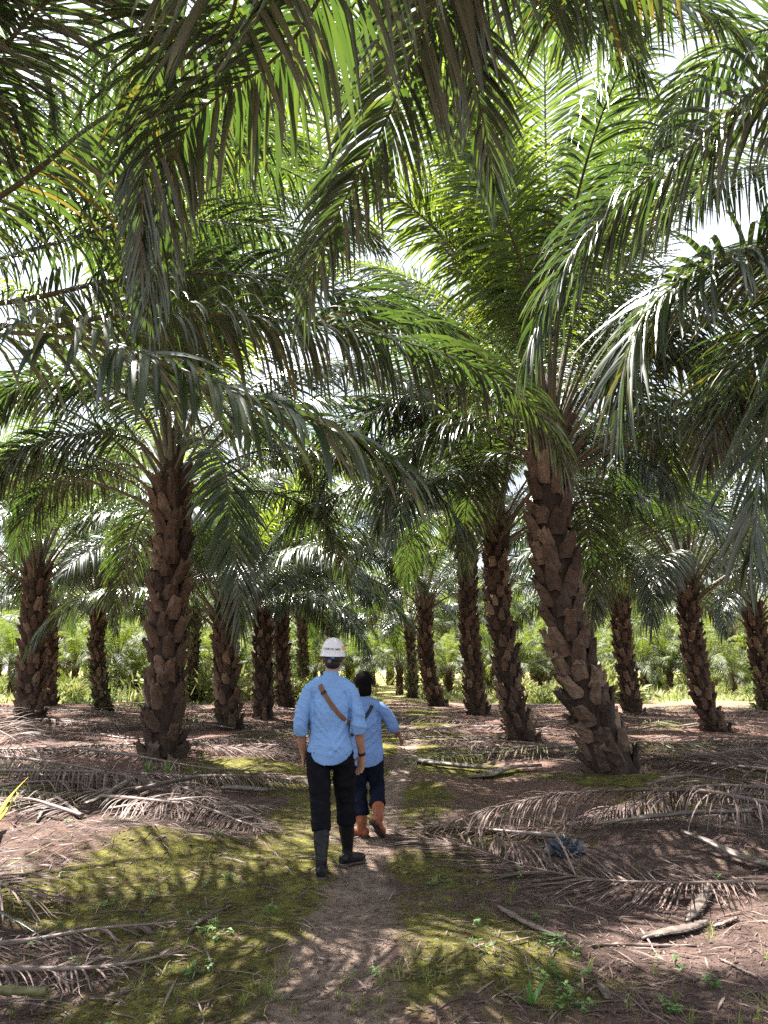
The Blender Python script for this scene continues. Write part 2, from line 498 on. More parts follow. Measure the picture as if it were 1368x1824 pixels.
def frond(pts, rng, n_side=150, Lmax=1.02, wmax=0.0205, droop=1.5, start=0.22, petiole=(.10, .05), twist=0.0, s0=None, floor=None,
          rank=(24, 3, -19), tip_len=.42, yellow=0.03, rlift=0.0, thin=1.0, keep=1.0):
    """leaflet mesh and stalk mesh of one frond along a curve"""
    C, length = resample(pts, 70)
    T, S, U = frames(C, s0)
    u = np.linspace(0, 1, 70)
    if twist:
        a = (u * twist)[:, None]
        S, U = S * np.cos(a) + U * np.sin(a), U * np.cos(a) - S * np.sin(a)
    mbl = MB(); mbr = MB()
    ra = np.interp(u, [0, .03, .10, .2, .6, 1], [petiole[0], petiole[0] * .7, .042, .034, .018, .004]) * thin
    rb = np.interp(u, [0, .03, .10, .2, .6, 1], [petiole[1], petiole[1] * .8, .030, .028, .016, .004]) * thin
    V, Q, Tn = tube(C, ra, rb, 7, S[0])
    mbr.add(V, Q, Tn, tint=.5)
    allb = []
    for sg in (1, -1):
        uu = start + (1 - start) * (np.arange(n_side) + rng.random(n_side) * .8) / n_side
        if keep < 1:
            uu = uu[rng.random(n_side) < keep]
        k = len(uu)
        t_ = np.stack([np.interp(uu, u, T[:, c]) for c in range(3)], 1)
        s_ = np.stack([np.interp(uu, u, S[:, c]) for c in range(3)], 1) * sg
        u_ = np.stack([np.interp(uu, u, U[:, c]) for c in range(3)], 1)
        base = np.stack([np.interp(uu, u, C[:, c]) for c in range(3)], 1)
        v = (uu - start) / (1 - start)
        ang = np.radians(np.interp(v, [0, .15, .5, .85, 1], [78, 66, 54, 36, 12]) + rng.normal(0, 4.5, k))
        rk = np.radians(np.array(rank)[rng.integers(0, len(rank), k)] + rng.normal(0, 6, k) + rlift)
        lat = s_ * np.cos(rk)[:, None] + u_ * np.sin(rk)[:, None]
        d = t_ * np.cos(ang)[:, None] + lat * np.sin(ang)[:, None]
        L = Lmax * np.interp(v, [0, .12, .3, .6, .85, 1], [.30, .72, 1, .95, .70, tip_len]) * rng.uniform(.85, 1.1, k)
        wd = wmax * np.interp(v, [0, .1, .3, .8, 1], [.35, .7, 1, .9, .5]) * rng.uniform(.8, 1.15, k)
        tint = np.clip(rng.normal(.45, .20, k), 0, .88)
        tint = np.where(rng.random(k) < yellow, rng.uniform(.95, 1, k), tint)
        w0 = t_ + 0.18 * rng.normal(0, 1, (k, 3))
        leaflets(mbl, base, d, w0, L, wd, droop * rng.uniform(.75, 1.2, k), tint=tint, floor=floor, brown=.16 if floor is None else 0)
    return mbl, mbr

def arch(e0, bend, L, rng, side=0.0, n=14, power=1.25):
    """curve in the x z plane that leaves at e0 degrees and bows over by bend degrees, with a sideways sweep"""
    s = np.linspace(0, 1, n)
    e = np.radians(e0 - bend * s ** power)
    dx = np.cos(e); dz = np.sin(e); yaw = np.radians(side) * s ** 1.5
    d = np.stack([dx * np.cos(yaw), dx * np.sin(yaw), dz], 1) * L / (n - 1)
    p = np.concatenate([[[0, 0, 0]], np.cumsum(d[:-1], 0)])
    return p

PROTO = []            # (base angle, leaflet mesh, stalk mesh)
rng = np.random.default_rng(11)
for e0, bend, L in [(86, 30, 5.2), (80, 48, 5.8), (73, 66, 6.2), (65, 84, 6.3), (56, 98, 6.3), (46, 104, 6.2), (36, 104, 6.0), (25, 96, 5.8)]:
    for v in range(2):
        pts = arch(e0 + rng.uniform(-3, 3), bend + rng.uniform(-8, 8), L * rng.uniform(.93, 1.05), rng, rng.uniform(-22, 22))
        l_, r_ = frond(pts, rng, n_side=135, Lmax=1.0, wmax=.021, droop=rng.uniform(1.2, 1.9), twist=rng.uniform(-.7, .7), yellow=.012, s0=(0, 1, 0))
        PROTO.append((e0, l_.mesh('frond', M['young_leaf' if e0 > 70 else 'leaf']), r_.mesh('rachis', M['rachis'])))

# whole crowns for the palms far away, where single fronds are too small to tell apart
CROWNS = []
rng = np.random.default_rng(5)
for v in range(4):
    mb = MB()
    for i in range(30):
        q = i / 29
        az = i * 2.39996 + rng.uniform(-.3, .3)
        pts = arch(86 - 66 * q + rng.uniform(-5, 5), 35 + 65 * q, rng.uniform(4.8, 6.0), rng, rng.uniform(-20, 20))
        l_, r_ = frond(pts, rng, n_side=54, Lmax=.95, wmax=.032, droop=1.5, yellow=.02, twist=rng.uniform(-.6, .6), s0=(0, 1, 0))
        c, s = math.cos(az), math.sin(az)
        A = np.array([[c, -s, 0], [s, c, 0], [0, 0, 1]])
        off = np.array([.15 * c, .15 * s, -.4 * q])
        for mm, src in ((0, l_), (1, r_)):
            V, Q, Tn = src.arrays()
            mb.add(V @ A.T + off, Q, Tn, tint=np.concatenate(src.tint), m=mm)
    CROWNS.append(mb.mesh('crown', [M['far_leaf'], M['rachis']]))

# ------------------------------------------------------------------ trunks clad in old leaf bases
def trunk_arrays(pts, r, seed, detail=True, top_long=True, rise=.034, ss=1.0):
    rng = np.random.default_rng(seed)
    C, length = resample(pts, 40)
    T, S, U = frames(C, np.array([1.0, 0, 0]))
    u = np.linspace(0, 1, 40)
    rad = r * np.interp(u, [0, .06, .2, .5, .85, 1], [1.46, 1.30, 1.04, .97, 1.0, .82])
    mb = MB()
    V, Q, Tn = tube(C, rad * .86, None, 18, S[0])
    mb.add(V, Q, Tn, tint=.2, m=1)
    n = int(length / rise)
    K = 10 if detail else 6; RN = 6 if detail else 3
    a = np.linspace(0, 2 * np.pi, K, endpoint=False)
    for i in range(n):
        v = (i + rng.uniform(-.6, .6)) / n
        v = min(max(v, .005), .985)
        if rng.random() < .05: continue
        ph = i * 2.39996 + rng.normal(0, .12)
        c = np.array([np.interp(v, u, C[:, k]) for k in range(3)])
        t = norm(np.array([np.interp(v, u, T[:, k]) for k in range(3)]))
        s = norm(np.array([np.interp(v, u, S[:, k]) for k in range(3)])); w_ = np.cross(s, t)
        N = s * math.cos(ph) + w_ * math.sin(ph)
        Bn = np.cross(t, N)
        rr = np.interp(v, u, rad)
        top = max(0, (v - .86) / .14) if top_long else 0
        ln = (rng.uniform(.30, .50)) * (1 + 1.0 * top) * (r / .40) * ss
        wd = rng.uniform(.10, .15) * (r / .40) * ss
        th = rng.uniform(.045, .075)
        flare = rng.uniform(.14, .36) + .10 * top
        d = norm(t + N * flare + Bn * rng.normal(0, .10))
        b0 = c + N * rr * .80 - t * .12
        lean = rng.uniform(-.25, .25)
        rows = []
        for k in range(RN):
            f = k / (RN - 1)
            wk = wd * np.interp(f, [0, .3, .7, 1], [.95, 1.05, .92, rng.uniform(.45, .8)])
            tk = th * np.interp(f, [0, .5, 1], [1.1, 1.0, .75])
            cen = b0 + d * ln * f + N * .05 * f * f
            ca, sa = np.cos(a), np.sin(a)
            ring = cen + Bn * (wk * np.sign(ca) * np.abs(ca) ** .75)[:, None] + N * (tk * sa - .35 * wk * ca * ca)[:, None]
            ring = ring + d * (lean * wk * ca * f)[:, None]
            jit = .008 + (.014 if k == RN - 1 else 0)
            ring = ring + rng.normal(0, jit, (K, 3)) + d * ((rng.normal(0, .030, K) if k == RN - 1 else 0) * np.ones(K))[:, None]
            rows.append(ring)
        V = np.concatenate(rows + [(rows[-1].mean(0) - N * .01)[None]])
        j = np.arange(K); j2 = (j + 1) % K
        Q = np.concatenate([np.stack([k * K + j, k * K + j2, (k + 1) * K + j2, (k + 1) * K + j], 1) for k in range(RN - 1)])
        Tn = np.stack([np.full(K, RN * K), (RN - 1) * K + j, (RN - 1) * K + j2], 1)
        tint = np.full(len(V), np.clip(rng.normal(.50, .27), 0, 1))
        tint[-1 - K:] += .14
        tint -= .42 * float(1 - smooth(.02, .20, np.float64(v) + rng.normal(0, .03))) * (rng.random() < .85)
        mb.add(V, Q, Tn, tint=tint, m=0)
    return mb, C[-1], rad[-1]

def crown_core(seed):
    """the fibrous heart that the stalks grow out of"""
    rng = np.random.default_rng(seed)
    mb = MB()
    V, Q, T = tube([[0, 0, -.6], [0, 0, -.2], [0, 0, .25], [0, 0, .75], [.02, 0, 1.3]], [.26, .30, .22, .10, .02], None, 10)
    mb.add(V, Q, T, tint=.3)
    return mb.mesh('heart', M['fibre'])
CORE = crown_core(1)

def add_fronds(root, top, n, seed, tops=(0, 1), split=False, skip=None, scale=1.0, emin=18.0, az0=None):
    """n copies of the prototype fronds round the trunk top, youngest upright in the middle"""
    rng = random.Random(seed)
    base_az = rng.uniform(0, 6.28) if az0 is None else az0
    for i in range(n):
        q = tops[0] + (tops[1] - tops[0]) * i / max(n - 1, 1)
        e = 87 - (87 - emin) * q ** .9 + rng.uniform(-4, 4)
        az = base_az + i * 2.39996 + rng.uniform(-.22, .22)
        if skip and skip(az % (2 * math.pi), e, q):
            continue
        best = sorted(PROTO, key=lambda p_: abs(p_[0] - e) + rng.uniform(0, 5))[0]
        rr = .05 + .19 * q
        loc = (top[0] + rr * math.cos(az), top[1] + rr * math.sin(az), top[2] + .25 - .75 * q)
        f_ = link('frond', best[1], root, loc)
        f_.rotation_euler = (rng.uniform(-.10, .10), -math.radians(e - best[0]) * .8, az)
        f_.scale = (scale * rng.uniform(.92, 1.06),) * 3
        link('rachis', best[2], f_)

def palm(label, pts, r, n=34, seed=0, detail=True, group=None, emin=22.0, skip=None, tops=(0, 1), scale=1.0, rise=.034, ss=1.0, name='oil_palm'):
    """one palm: trunk, heart and fronds under an Empty at its base; pts are points up the middle of the trunk"""
    pts = np.asarray(pts, float)
    base = pts[0].copy()
    root = empty(name, base)
    tag(root, label, 'palm tree', group)
    pl = pts - base
    pl = np.vstack([pl[0] - (pl[1] - pl[0]) / max(np.linalg.norm(pl[1] - pl[0]), .01) * .35, pl])
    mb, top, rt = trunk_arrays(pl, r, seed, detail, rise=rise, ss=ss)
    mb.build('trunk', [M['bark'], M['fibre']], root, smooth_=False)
    h = link('heart', CORE, root, Vector(top))
    add_fronds(root, top, n, seed + 7, tops=tops, emin=emin, skip=skip, scale=scale)
    return root, Vector(top)

def palm_px(label, pp, wpx, **kw):
    """trunk middle given as picture points from the foot up; all at the distance of the foot"""
    g = G(*pp[0])
    y = g[1]
    pts = [g] + [PY(px, py, y) for px, py in pp[1:]]
    depth = (pts[0] - CAM) @ FWD
    return palm(label, pts, (.77 if wpx > 30 else .85) * wpx / F * depth / 2, **kw)

def custom(root, pts, seed, mats=None, **kw):
    """a frond of this palm that follows a course of its own, world points"""
    rng = np.random.default_rng(seed)
    pts = np.asarray(pts, float) - np.array(root.location)
    l_, r_ = frond(pts, rng, **kw)
    f_ = l_.build('frond', mats or M['leaf'], root)
    r_.build('rachis', M['rachis'], f_)
    return f_

def wv(*a): return np.array(a, float)

# ------------------------------------------------------------------ palms that carry the picture
def away(lo, hi):               # leave out fronds that would head between two compass angles (degrees, 0 = right, 90 = ahead)
    def f_(az, e, q):
        a = math.degrees(az)
        return e < 66 and (lo <= a <= hi or lo <= a + 360 <= hi)
    return f_

# the near leaning palm on the right
R1, top = palm_px('stout oil palm right of the path, trunk leaning left from a thick curved foot',
             [(1097, 1380), (1062, 1290), (1012, 1140), (986, 980), (978, 870), (981, 800)], 92, n=30, rise=.046, ss=1.28, seed=21, skip=away(150, 285))
y1 = R1.location.y
c = np.array(R1.location) + np.array(top)
d1 = float((c - CAM) @ FWD)
custom(R1, [c, P(978, 520, d1), P(972, 260, d1 + .2), P(968, 40, d1), P(955, -130, d1 - 1)], 31, M['young_leaf'], n_side=175, Lmax=1.25, droop=.55, rank=(8, 0, -8), s0=(1, 0, 0))
custom(R1, [c, P(945, 540, d1 - .6), P(902, 390, d1 - 1.3), P(872, 265, d1 - 1.6), P(845, 120, d1 - 2.2), P(800, 0, d1 - 3)], 32, M['young_leaf'], droop=.9, s0=(1, 0, 0), Lmax=1.1)
custom(R1, [c, P(915, 590, d1 + .2), P(850, 500, d1 + .3), P(770, 405, d1 + .4), P(690, 330, d1 + .4), P(600, 300, d1 + .2)], 33, M['young_leaf'], droop=1.00, Lmax=1.1)
custom(R1, [c, P(930, 625, d1 + .8), P(840, 560, d1 + 1.5), P(740, 500, d1 + 2), P(640, 470, d1 + 2.5), P(540, 500, d1 + 2.8)], 34, M['young_leaf'], droop=1.15)
custom(R1, [c, P(1060, 560, d1 + .3), P(1085, 400, d1 + .5), P(1100, 240, d1 + .5), P(1130, 90, d1 + .3)], 35, M['young_leaf'], droop=.8, Lmax=1.15, s0=(1, 0, 0), rank=(10, 0, -10))
custom(R1, [c, P(1050, 640, d1 - .3), P(1120, 590, d1 - .6), P(1210, 610, d1 - .9), P(1270, 690, d1 - 1), P(1290, 800, d1 - 1)], 36, droop=1.56, yellow=.22)
custom(R1, [c, P(1030, 690, d1 + .4), P(1090, 680, d1 + .8), P(1150, 720, d1 + 1.2), P(1190, 800, d1 + 1.4), P(1200, 880, d1 + 1.5)], 37, droop=1.56, yellow=.5)
custom(R1, [c, P(900, 700, d1 + .6), P(800, 690, d1 + 1), P(690, 720, d1 + 1.2), P(610, 790, d1 + 1.2), P(570, 880, d1 + 1.2)], 38, droop=1.39)
custom(R1, [c, P(930, 745, d1 - .2), P(850, 745, d1 - .4), P(760, 780, d1 - .5), P(700, 850, d1 - .5), P(670, 940, d1 - .5)], 39, droop=1.48)

custom(R1, [c, P(900, 560, d1 + .3), P(800, 430, d1 + .4), P(670, 330, d1 + .3), P(530, 290, d1), P(420, 320, d1 - .3)], 301, M['young_leaf'], droop=1.31)
custom(R1, [c, P(935, 520, d1 + .4), P(860, 330, d1 + .7), P(760, 190, d1 + .8), P(640, 130, d1 + .6)], 302, M['young_leaf'], droop=1.20)
custom(R1, [c, P(905, 640, d1 + 1.2), P(790, 540, d1 + 2.4), P(650, 470, d1 + 3.4), P(520, 470, d1 + 4)], 303, droop=1.39)
custom(R1, [c, P(1060, 640, d1 + .6), P(1140, 470, d1 + 1), P(1230, 310, d1 + 1.2), P(1310, 200, d1 + 1.2), P(1400, 140, d1 + 1)], 304, M['young_leaf'], droop=1.20)
custom(R1, [c, P(1070, 660, d1 + .9), P(1170, 540, d1 + 1.6), P(1290, 450, d1 + 2), P(1420, 430, d1 + 2.2)], 305, droop=1.31)
custom(R1, [c, P(935, 450, d1 + .2), P(840, 250, d1 + .2), P(720, 110, d1 - .2), P(590, 50, d1 - .8)], 306, M['young_leaf'], droop=1.10)
# the near palm on the left
L1, top = palm_px('stout upright oil palm left of the path, black at the foot behind strappy seedlings',
             [(289, 1348), (291, 1270), (298, 1120), (304, 980), (307, 900), (306, 862)], 78, n=32, rise=.046, ss=1.28, seed=4, skip=away(200, 335))
c = np.array(L1.location) + np.array(top); d1 = float((c - CAM) @ FWD)
custom(L1, [c, P(330, 800, d1 - .4), P(365, 782, d1 - .9), P(398, 835, d1 - 1.5), P(412, 940, d1 - 1.9), P(424, 1040, d1 - 2.1), P(428, 1120, d1 - 2.1)], 41, n_side=85, Lmax=1.05, droop=.7, start=.16, wmax=.028, rank=(12, 0, -12), s0=(1, .4, 0))
custom(L1, [c, P(270, 765, d1 - .2), P(215, 700, d1 - .4), P(140, 670, d1 - .7), P(50, 680, d1 - 1), P(-40, 740, d1 - 1.2)], 42, droop=1.31)
custom(L1, [c, P(270, 810, d1 - .3), P(235, 782, d1 - .5), P(160, 772, d1 - .9), P(70, 790, d1 - 1.2), P(0, 830, d1 - 1.4), P(-40, 900, d1 - 1.4)], 43, droop=1.56)
custom(L1, [c, P(318, 740, d1), P(330, 620, d1 + .2), P(350, 480, d1 + .4), P(390, 350, d1 + .4)], 44, M['young_leaf'], droop=.9, s0=(1, 0, 0))
custom(L1, [c, P(290, 760, d1 + .1), P(285, 640, d1 + .3), P(270, 500, d1 + .6), P(240, 380, d1 + .7)], 45, M['young_leaf'], droop=.9, s0=(1, 0, 0))
custom(L1, [c, P(350, 770, d1 + .8), P(430, 760, d1 + 1.6), P(520, 800, d1 + 2.4), P(570, 880, d1 + 2.8), P(585, 970, d1 + 2.9)], 46, droop=1.56)
custom(L1, [c, P(240, 830, d1 + .5), P(170, 830, d1 + 1), P(90, 870, d1 + 1.2), P(30, 940, d1 + 1.3)], 47, droop=1.48)

custom(L1, [c, P(360, 690, d1 + .2), P(440, 550, d1 + .2), P(560, 440, d1 + .1), P(690, 410, d1 - .2)], 311, droop=1.23)
custom(L1, [c, P(340, 640, d1 + .5), P(410, 450, d1 + .8), P(500, 310, d1 + .9), P(600, 230, d1 + .8)], 312, M['young_leaf'], droop=1.20)
custom(L1, [c, P(350, 730, d1 + 1), P(440, 640, d1 + 2), P(560, 580, d1 + 3), P(680, 590, d1 + 3.6)], 313, droop=1.39)
custom(L1, [c, P(300, 660, d1 + .4), P(330, 480, d1 + .7), P(400, 320, d1 + .8), P(470, 230, d1 + .7)], 314, M['young_leaf'], droop=1.20)
custom(L1, [c, P(335, 600, d1 + .1), P(410, 380, d1), P(520, 215, d1 - .3), P(650, 150, d1 - .8)], 315, M['young_leaf'], droop=1.10)
custom(L1, [c, P(280, 640, d1 + .5), P(250, 420, d1 + .9), P(230, 250, d1 + .9), P(240, 110, d1 + .5)], 316, M['young_leaf'], droop=.9, s0=(1, 0, 0))
# palms whose feet stand just outside the picture and whose fronds hang into it
def off_palm(label, x, y, ztop, seed, n, skip, lean=0.0):
    g = wv(x + lean, y, float(hgt(x + lean, y)))
    return palm(label, [g, wv(x + lean * .5, y, ztop * .35), wv(x, y, ztop * .7), wv(x, y, ztop)], .38, n=n, seed=seed, skip=skip)

PL, top = off_palm('oil palm outside the left edge whose fronds reach in across the upper left', -5.3, 6.4, 4.7, 51, 10, away(-100, 118))
c = np.array(PL.location) + np.array(top)
custom(PL, [c, P(0, 540, 7.4), P(210, 498, 7.8), P(370, 488, 8.3), P(560, 512, 8.9), P(760, 570, 9.5), P(860, 640, 10)], 61, droop=1.80, wmax=.0225, n_side=185)
custom(PL, [c, P(60, 582, 7.2), P(210, 562, 7.3), P(430, 562, 7.6), P(640, 590, 8), P(800, 635, 8.4), P(920, 700, 8.7), P(985, 775, 8.8), P(1005, 835, 8.9)], 62, droop=1.89, wmax=.0225, n_side=190, start=.22)
custom(PL, [c, P(0, 590, 6.2), P(200, 612, 5.8), P(420, 700, 5.5), P(560, 748, 5.3), P(680, 805, 5.2), P(738, 872, 5.2)], 63, droop=1.64, n_side=80, wmax=.036, Lmax=.92, start=.24)
custom(PL, [c, P(0, 350, 6.4), P(160, 225, 6.5), P(330, 130, 7), P(480, 110, 7.6), P(600, 160, 8)], 64, droop=1.23)
custom(PL, [c, P(0, 378, 7.5), P(120, 300, 8), P(250, 235, 8.6), P(400, 215, 9), P(540, 260, 9.4)], 65, droop=1.31)
custom(PL, [c, P(0, 462, 8), P(100, 432, 8.4), P(250, 395, 9), P(430, 400, 10), P(600, 440, 11)], 66, droop=1.48)
custom(PL, [c, P(-120, 200, 6), P(0, 90, 5.4), P(80, 5, 5), P(200, -60, 4.7), P(330, -50, 4.5)], 67, droop=1.23, n_side=185, Lmax=1.1)
custom(PL, [c, P(-150, 420, 8), P(0, 250, 9), P(150, 130, 10), P(320, 60, 11), P(470, 60, 12)], 68, droop=1.07)

custom(PL, [c, P(0, 300, 8), P(200, 250, 9), P(380, 258, 10), P(560, 330, 11), P(680, 440, 11.6)], 601, droop=1.15)
custom(PL, [c, P(-20, 420, 9), P(180, 340, 10.5), P(380, 320, 12), P(560, 370, 13), P(680, 450, 13.5)], 602, droop=1.15)
PO, top = off_palm('oil palm behind the viewpoint whose fronds hang from the top edge overhead', 2.4, -1.6, 5.0, 52, 8, away(20, 165))
c = np.array(PO.location) + np.array(top)
custom(PO, [c, wv(1.3, .5, 6.1), wv(.4, 2.4, 6.1), P(550, 30, 4.6), P(340, 215, 5.2), P(285, 400, 5.6), P(262, 560, 5.7)], 71, Lmax=.90, droop=1.39, wmax=.0225, n_side=185, start=.3)
custom(PO, [c, wv(1.7, .8, 6.5), wv(1.0, 2.9, 6.6), P(745, 70, 5.2), P(690, 210, 5.7), P(620, 345, 6.1), P(563, 470, 6.3), P(540, 560, 6.4)], 72, Lmax=.90, droop=1.23, wmax=.0225, n_side=185, start=.3)
custom(PO, [c, wv(1.9, .8, 6.4), wv(1.2, 2.7, 6.5), P(800, -60, 5.0), P(828, 80, 5.4), P(858, 200, 5.7), P(880, 330, 5.9)], 73, Lmax=.90, droop=1.20, wmax=.0225, n_side=195, start=.3)
custom(PO, [c, wv(2.4, 1.0, 6.5), wv(2.2, 3.2, 6.9), P(1040, -20, 6.1), P(1150, -10, 6.8), P(1260, 20, 7.2), P(1340, 90, 7.4)], 74, droop=1.97, wmax=.0225, n_side=190, start=.3, yellow=.12)
custom(PO, [c, wv(2.0, 1.0, 6.2), wv(1.6, 3.0, 6.5), P(930, -30, 6), P(1010, 10, 7), P(1090, 60, 7.8), P(1150, 140, 8.2)], 75, droop=1.89, wmax=.0225, n_side=175, start=.3, yellow=.12)
custom(PO, [c, wv(1.0, .2, 6.0), wv(-.5, 1.8, 6.2), P(420, 0, 4.4), P(300, 60, 4.9), P(268, 200, 5.2), P(256, 330, 5.3), P(248, 470, 5.4)], 76, Lmax=.90, droop=1.23, wmax=.0225, n_side=185, start=.3)
custom(PO, [c, wv(1.6, .6, 6.6), wv(.6, 3.0, 7.2), P(640, -10, 6.6), P(560, 50, 7.6), P(470, 130, 8.2), P(400, 240, 8.6)], 77, droop=1.48, n_side=175, start=.3)

PR, top = off_palm('oil palm outside the right edge whose fronds arch in above the leaning trunk', 5.6, 6.5, 4.9, 53, 10, away(78, 262))
c = np.array(PR.location) + np.array(top)
custom(PR, [c, P(1620, 300, 6.9), P(1490, 140, 6.9), P(1368, 150, 6.9), P(1230, 260, 7.0), P(1062, 400, 7.1), P(982, 520, 7.1), P(938, 645, 7.0)], 81, droop=1.39, wmax=.0225, n_side=190, start=.25)
custom(PR, [c, P(1580, 480, 6.6), P(1460, 425, 6.3), P(1368, 437, 6.1), P(1250, 482, 5.9), P(1160, 545, 5.8), P(1118, 630, 5.7), P(1105, 730, 5.7)], 82, droop=1.07, wmax=.0225, n_side=185, start=.22, Lmax=1.05)
custom(PR, [c, P(1640, 520, 6.4), P(1500, 500, 6), P(1400, 600, 5.8), P(1365, 760, 5.7), P(1345, 900, 5.7), P(1335, 1000, 5.7)], 83, droop=1.00, n_side=70, start=.25, wmax=.028, s0=(0, 1, 0))
custom(PR, [c, P(1600, 380, 8), P(1450, 300, 9), P(1320, 300, 10), P(1210, 360, 11), P(1130, 450, 11.5)], 84, droop=1.23)
custom(PR, [c, P(1560, 560, 7.5), P(1450, 560, 8), P(1350, 620, 8.6), P(1290, 720, 9), P(1260, 830, 9.2)], 85, droop=1.48, yellow=.06)

custom(PR, [c, P(1620, 250, 7.6), P(1480, 70, 8.2), P(1340, 60, 8.8), P(1235, 150, 9.3), P(1165, 270, 9.6)], 86, droop=1.23)
custom(PR, [c, P(1600, 330, 8.5), P(1470, 200, 9.5), P(1350, 190, 10.5), P(1250, 260, 11.3), P(1190, 370, 11.6)], 87, droop=1.23)

# the rows behind, foot first
ROWS = [
 ('oil palm with straight dark trunk nearest the left edge, its foot beside the frond heaps', [(55, 1283), (56, 1200), (60, 1110), (66, 1020)], 54, 34),
 ('slim oil palm half hidden behind the leftmost big trunk', [(88, 1256), (88, 1200), (90, 1140), (90, 1090)], 28, 28),
 ('slim oil palm with creeper leaves between the leftmost trunk and the black footed palm', [(184, 1266), (176, 1200), (172, 1150), (176, 1070)], 33, 30),
 ('thin creeper clad oil palm seen right of the black footed palm', [(343, 1252), (343, 1200), (345, 1150), (347, 1100)], 23, 28),
 ('oil palm with a broad dark foot under the hanging frond of the black footed palm', [(408, 1297), (405, 1220), (402, 1160), (400, 1090)], 54, 30),
 ('oil palm with warm sunlit trunk just left of the man in the hard hat', [(470, 1279), (468, 1200), (468, 1120), (470, 1040)], 42, 34),
 ('oil palm directly behind the warm sunlit trunk, left of the hard hat', [(509, 1264), (503, 1200), (502, 1130), (504, 1050)], 33, 30),
 ('thin oil palm in the gap just left of the hard hat', [(541, 1243), (540, 1190), (539, 1140), (539, 1100)], 21, 28),
 ('oil palm with foot swept to the right just past the man in the black cap', [(783, 1258), (765, 1210), (758, 1150), (757, 1070)], 35, 30),
 ('thin oil palm behind the swept foot, right of the far clearing', [(735, 1243), (735, 1200), (732, 1160), (730, 1120)], 19, 26),
 ('oil palm with tall dark upright trunk right of the swept foot', [(850, 1272), (842, 1200), (834, 1090), (832, 970)], 42, 32),
 ('oil palm with slanting trunk between the tall dark trunk and the thick leaning palm', [(932, 1320), (912, 1250), (894, 1120), (884, 1000), (884, 930)], 55, 32),
 ('oil palm with slightly bent trunk just right of the thick leaning palm', [(1128, 1270), (1118, 1210), (1108, 1130), (1104, 1060)], 40, 32),
 ('oil palm with trunk leaning left over a swept foot near the right edge', [(1277, 1302), (1255, 1250), (1236, 1160), (1224, 1040)], 46, 34),
 ('oil palm cut by the right edge with reddish stalks at its crown', [(1368, 1268), (1362, 1210), (1352, 1150), (1342, 1090)], 44, 30),
]
for i, (lab, pp, w, n) in enumerate(ROWS):
    root, top = palm_px(lab, pp, w, n=n - 3, seed=100 + 13 * i, group='oil palms in the rows behind', rise=.040, emin=33)

    if i in (2, 3, 7, 9, 14):                     # creeper leaves climbing the trunk
        mb = MB(); rg = np.random.default_rng(400 + i); n_ = 260
        f_ = rg.random(n_) ** 1.2 * .8; a = rg.uniform(0, 6.283, n_)
        ax_ = np.array([np.array(top) * t for t in f_]); rr = w / F * ((np.array(root.location) - CAM) @ FWD) / 2
        o_ = np.stack([np.cos(a), np.sin(a), 0 * a], 1)
        leaflets(mb, ax_ + o_ * rr * rg.uniform(.95, 1.25, (n_, 1)), norm(o_ + rg.normal(0, .5, (n_, 3))), rg.normal(0, 1, (n_, 3)), rg.uniform(.08, .20, n_), rg.uniform(.02, .05, n_), np.full(n_, 1.2), segs=2, tint=rg.random(n_))
        mb.build('creeper', M['weed'], root)

# ------------------------------------------------------------------ more palms beyond the sunlit clearing
FARTRUNKS = []
for v in range(3):
    mb, top, _ = trunk_arrays([[.25 - .1 * v, 0, -.4], [.05, 0, .8], [0, 0, 2.0], [-.05, 0, 3.5 + .4 * v]], .36, 300 + v, detail=False, rise=.06)
    FARTRUNKS.append((mb.mesh('trunk', [M['bark'], M['fibre']], False), top))
rng = random.Random(8)
def far_palm(x, y, label, group, s=1.0, sink=0.0):
    tr, top = rng.choice(FARTRUNKS)
    root = empty('oil_palm', (x, y, float(hgt(x, y)) - sink), rng.uniform(0, 6.28))
    tag(root, label, 'palm tree', group)
    s *= rng.uniform(.9, 1.12)
    root.scale = (s, s, s)
    link('trunk', tr, root)
    c_ = link('crown', rng.choice(CROWNS), root, Vector(top))
    c_.rotation_euler = (rng.uniform(-.08, .08), rng.uniform(-.08, .08), rng.uniform(0, 6.28))
    return root
PLACED = [(o.location.x, o.location.y) for o in COL.objects if o.name.startswith('oil_palm')]
def free(x, y, d):
    return all((x - a) ** 2 + (y - b_) ** 2 > d * d for a, b_ in PLACED)
# the same planting grid carried on to both sides and behind the first rows
SIDE_LABEL = 'far oil palm filling the canopy between the front rows and the clearing'
for row in range(0, 4):
    y = 21 + row * 8.2
    for k in range(-6, 7):
        x = k * 9.0 + (4.5 if row % 2 else 0) + rng.uniform(-.9, .9)
        yy = y + rng.uniform(-.9, .9)
        ang = x / yy
        if abs(ang) > 1.0 or abs(ang) < .10 + .0 or not free(x, yy, 5.6): continue
        if abs(ang) < .53 and row < 1: continue
        if abs(ang) < .62 and yy > 36: continue
        PLACED.append((x, yy))
        far_palm(x, yy, SIDE_LABEL, 'oil palms filling the rows behind')
for row in range(0, 9):
    y = 62 + row * 8.5
    kmax = int(.62 * y / 9.0) + 1
    for k in range(-kmax, kmax + 1):
        x = k * 9.0 + (4.5 if row % 2 else 0) + rng.uniform(-1.2, 1.2)
        if abs(x - 1.2) < 3.0 and row < 3: continue
        far_palm(x, y + rng.uniform(-1.5, 1.5), 'pale distant oil palm beyond the sunlit clearing', 'distant oil palms beyond the clearing', 1.05)
for x_, y_ in [(1.9, 60), (-1.2, 66), (4.6, 57), (-4.2, 59), (.6, 74), (8.5, 55), (-9, 56)]:
    far_palm(x_, y_, 'pale distant oil palm beyond the sunlit clearing', 'distant oil palms beyond the clearing', .95)
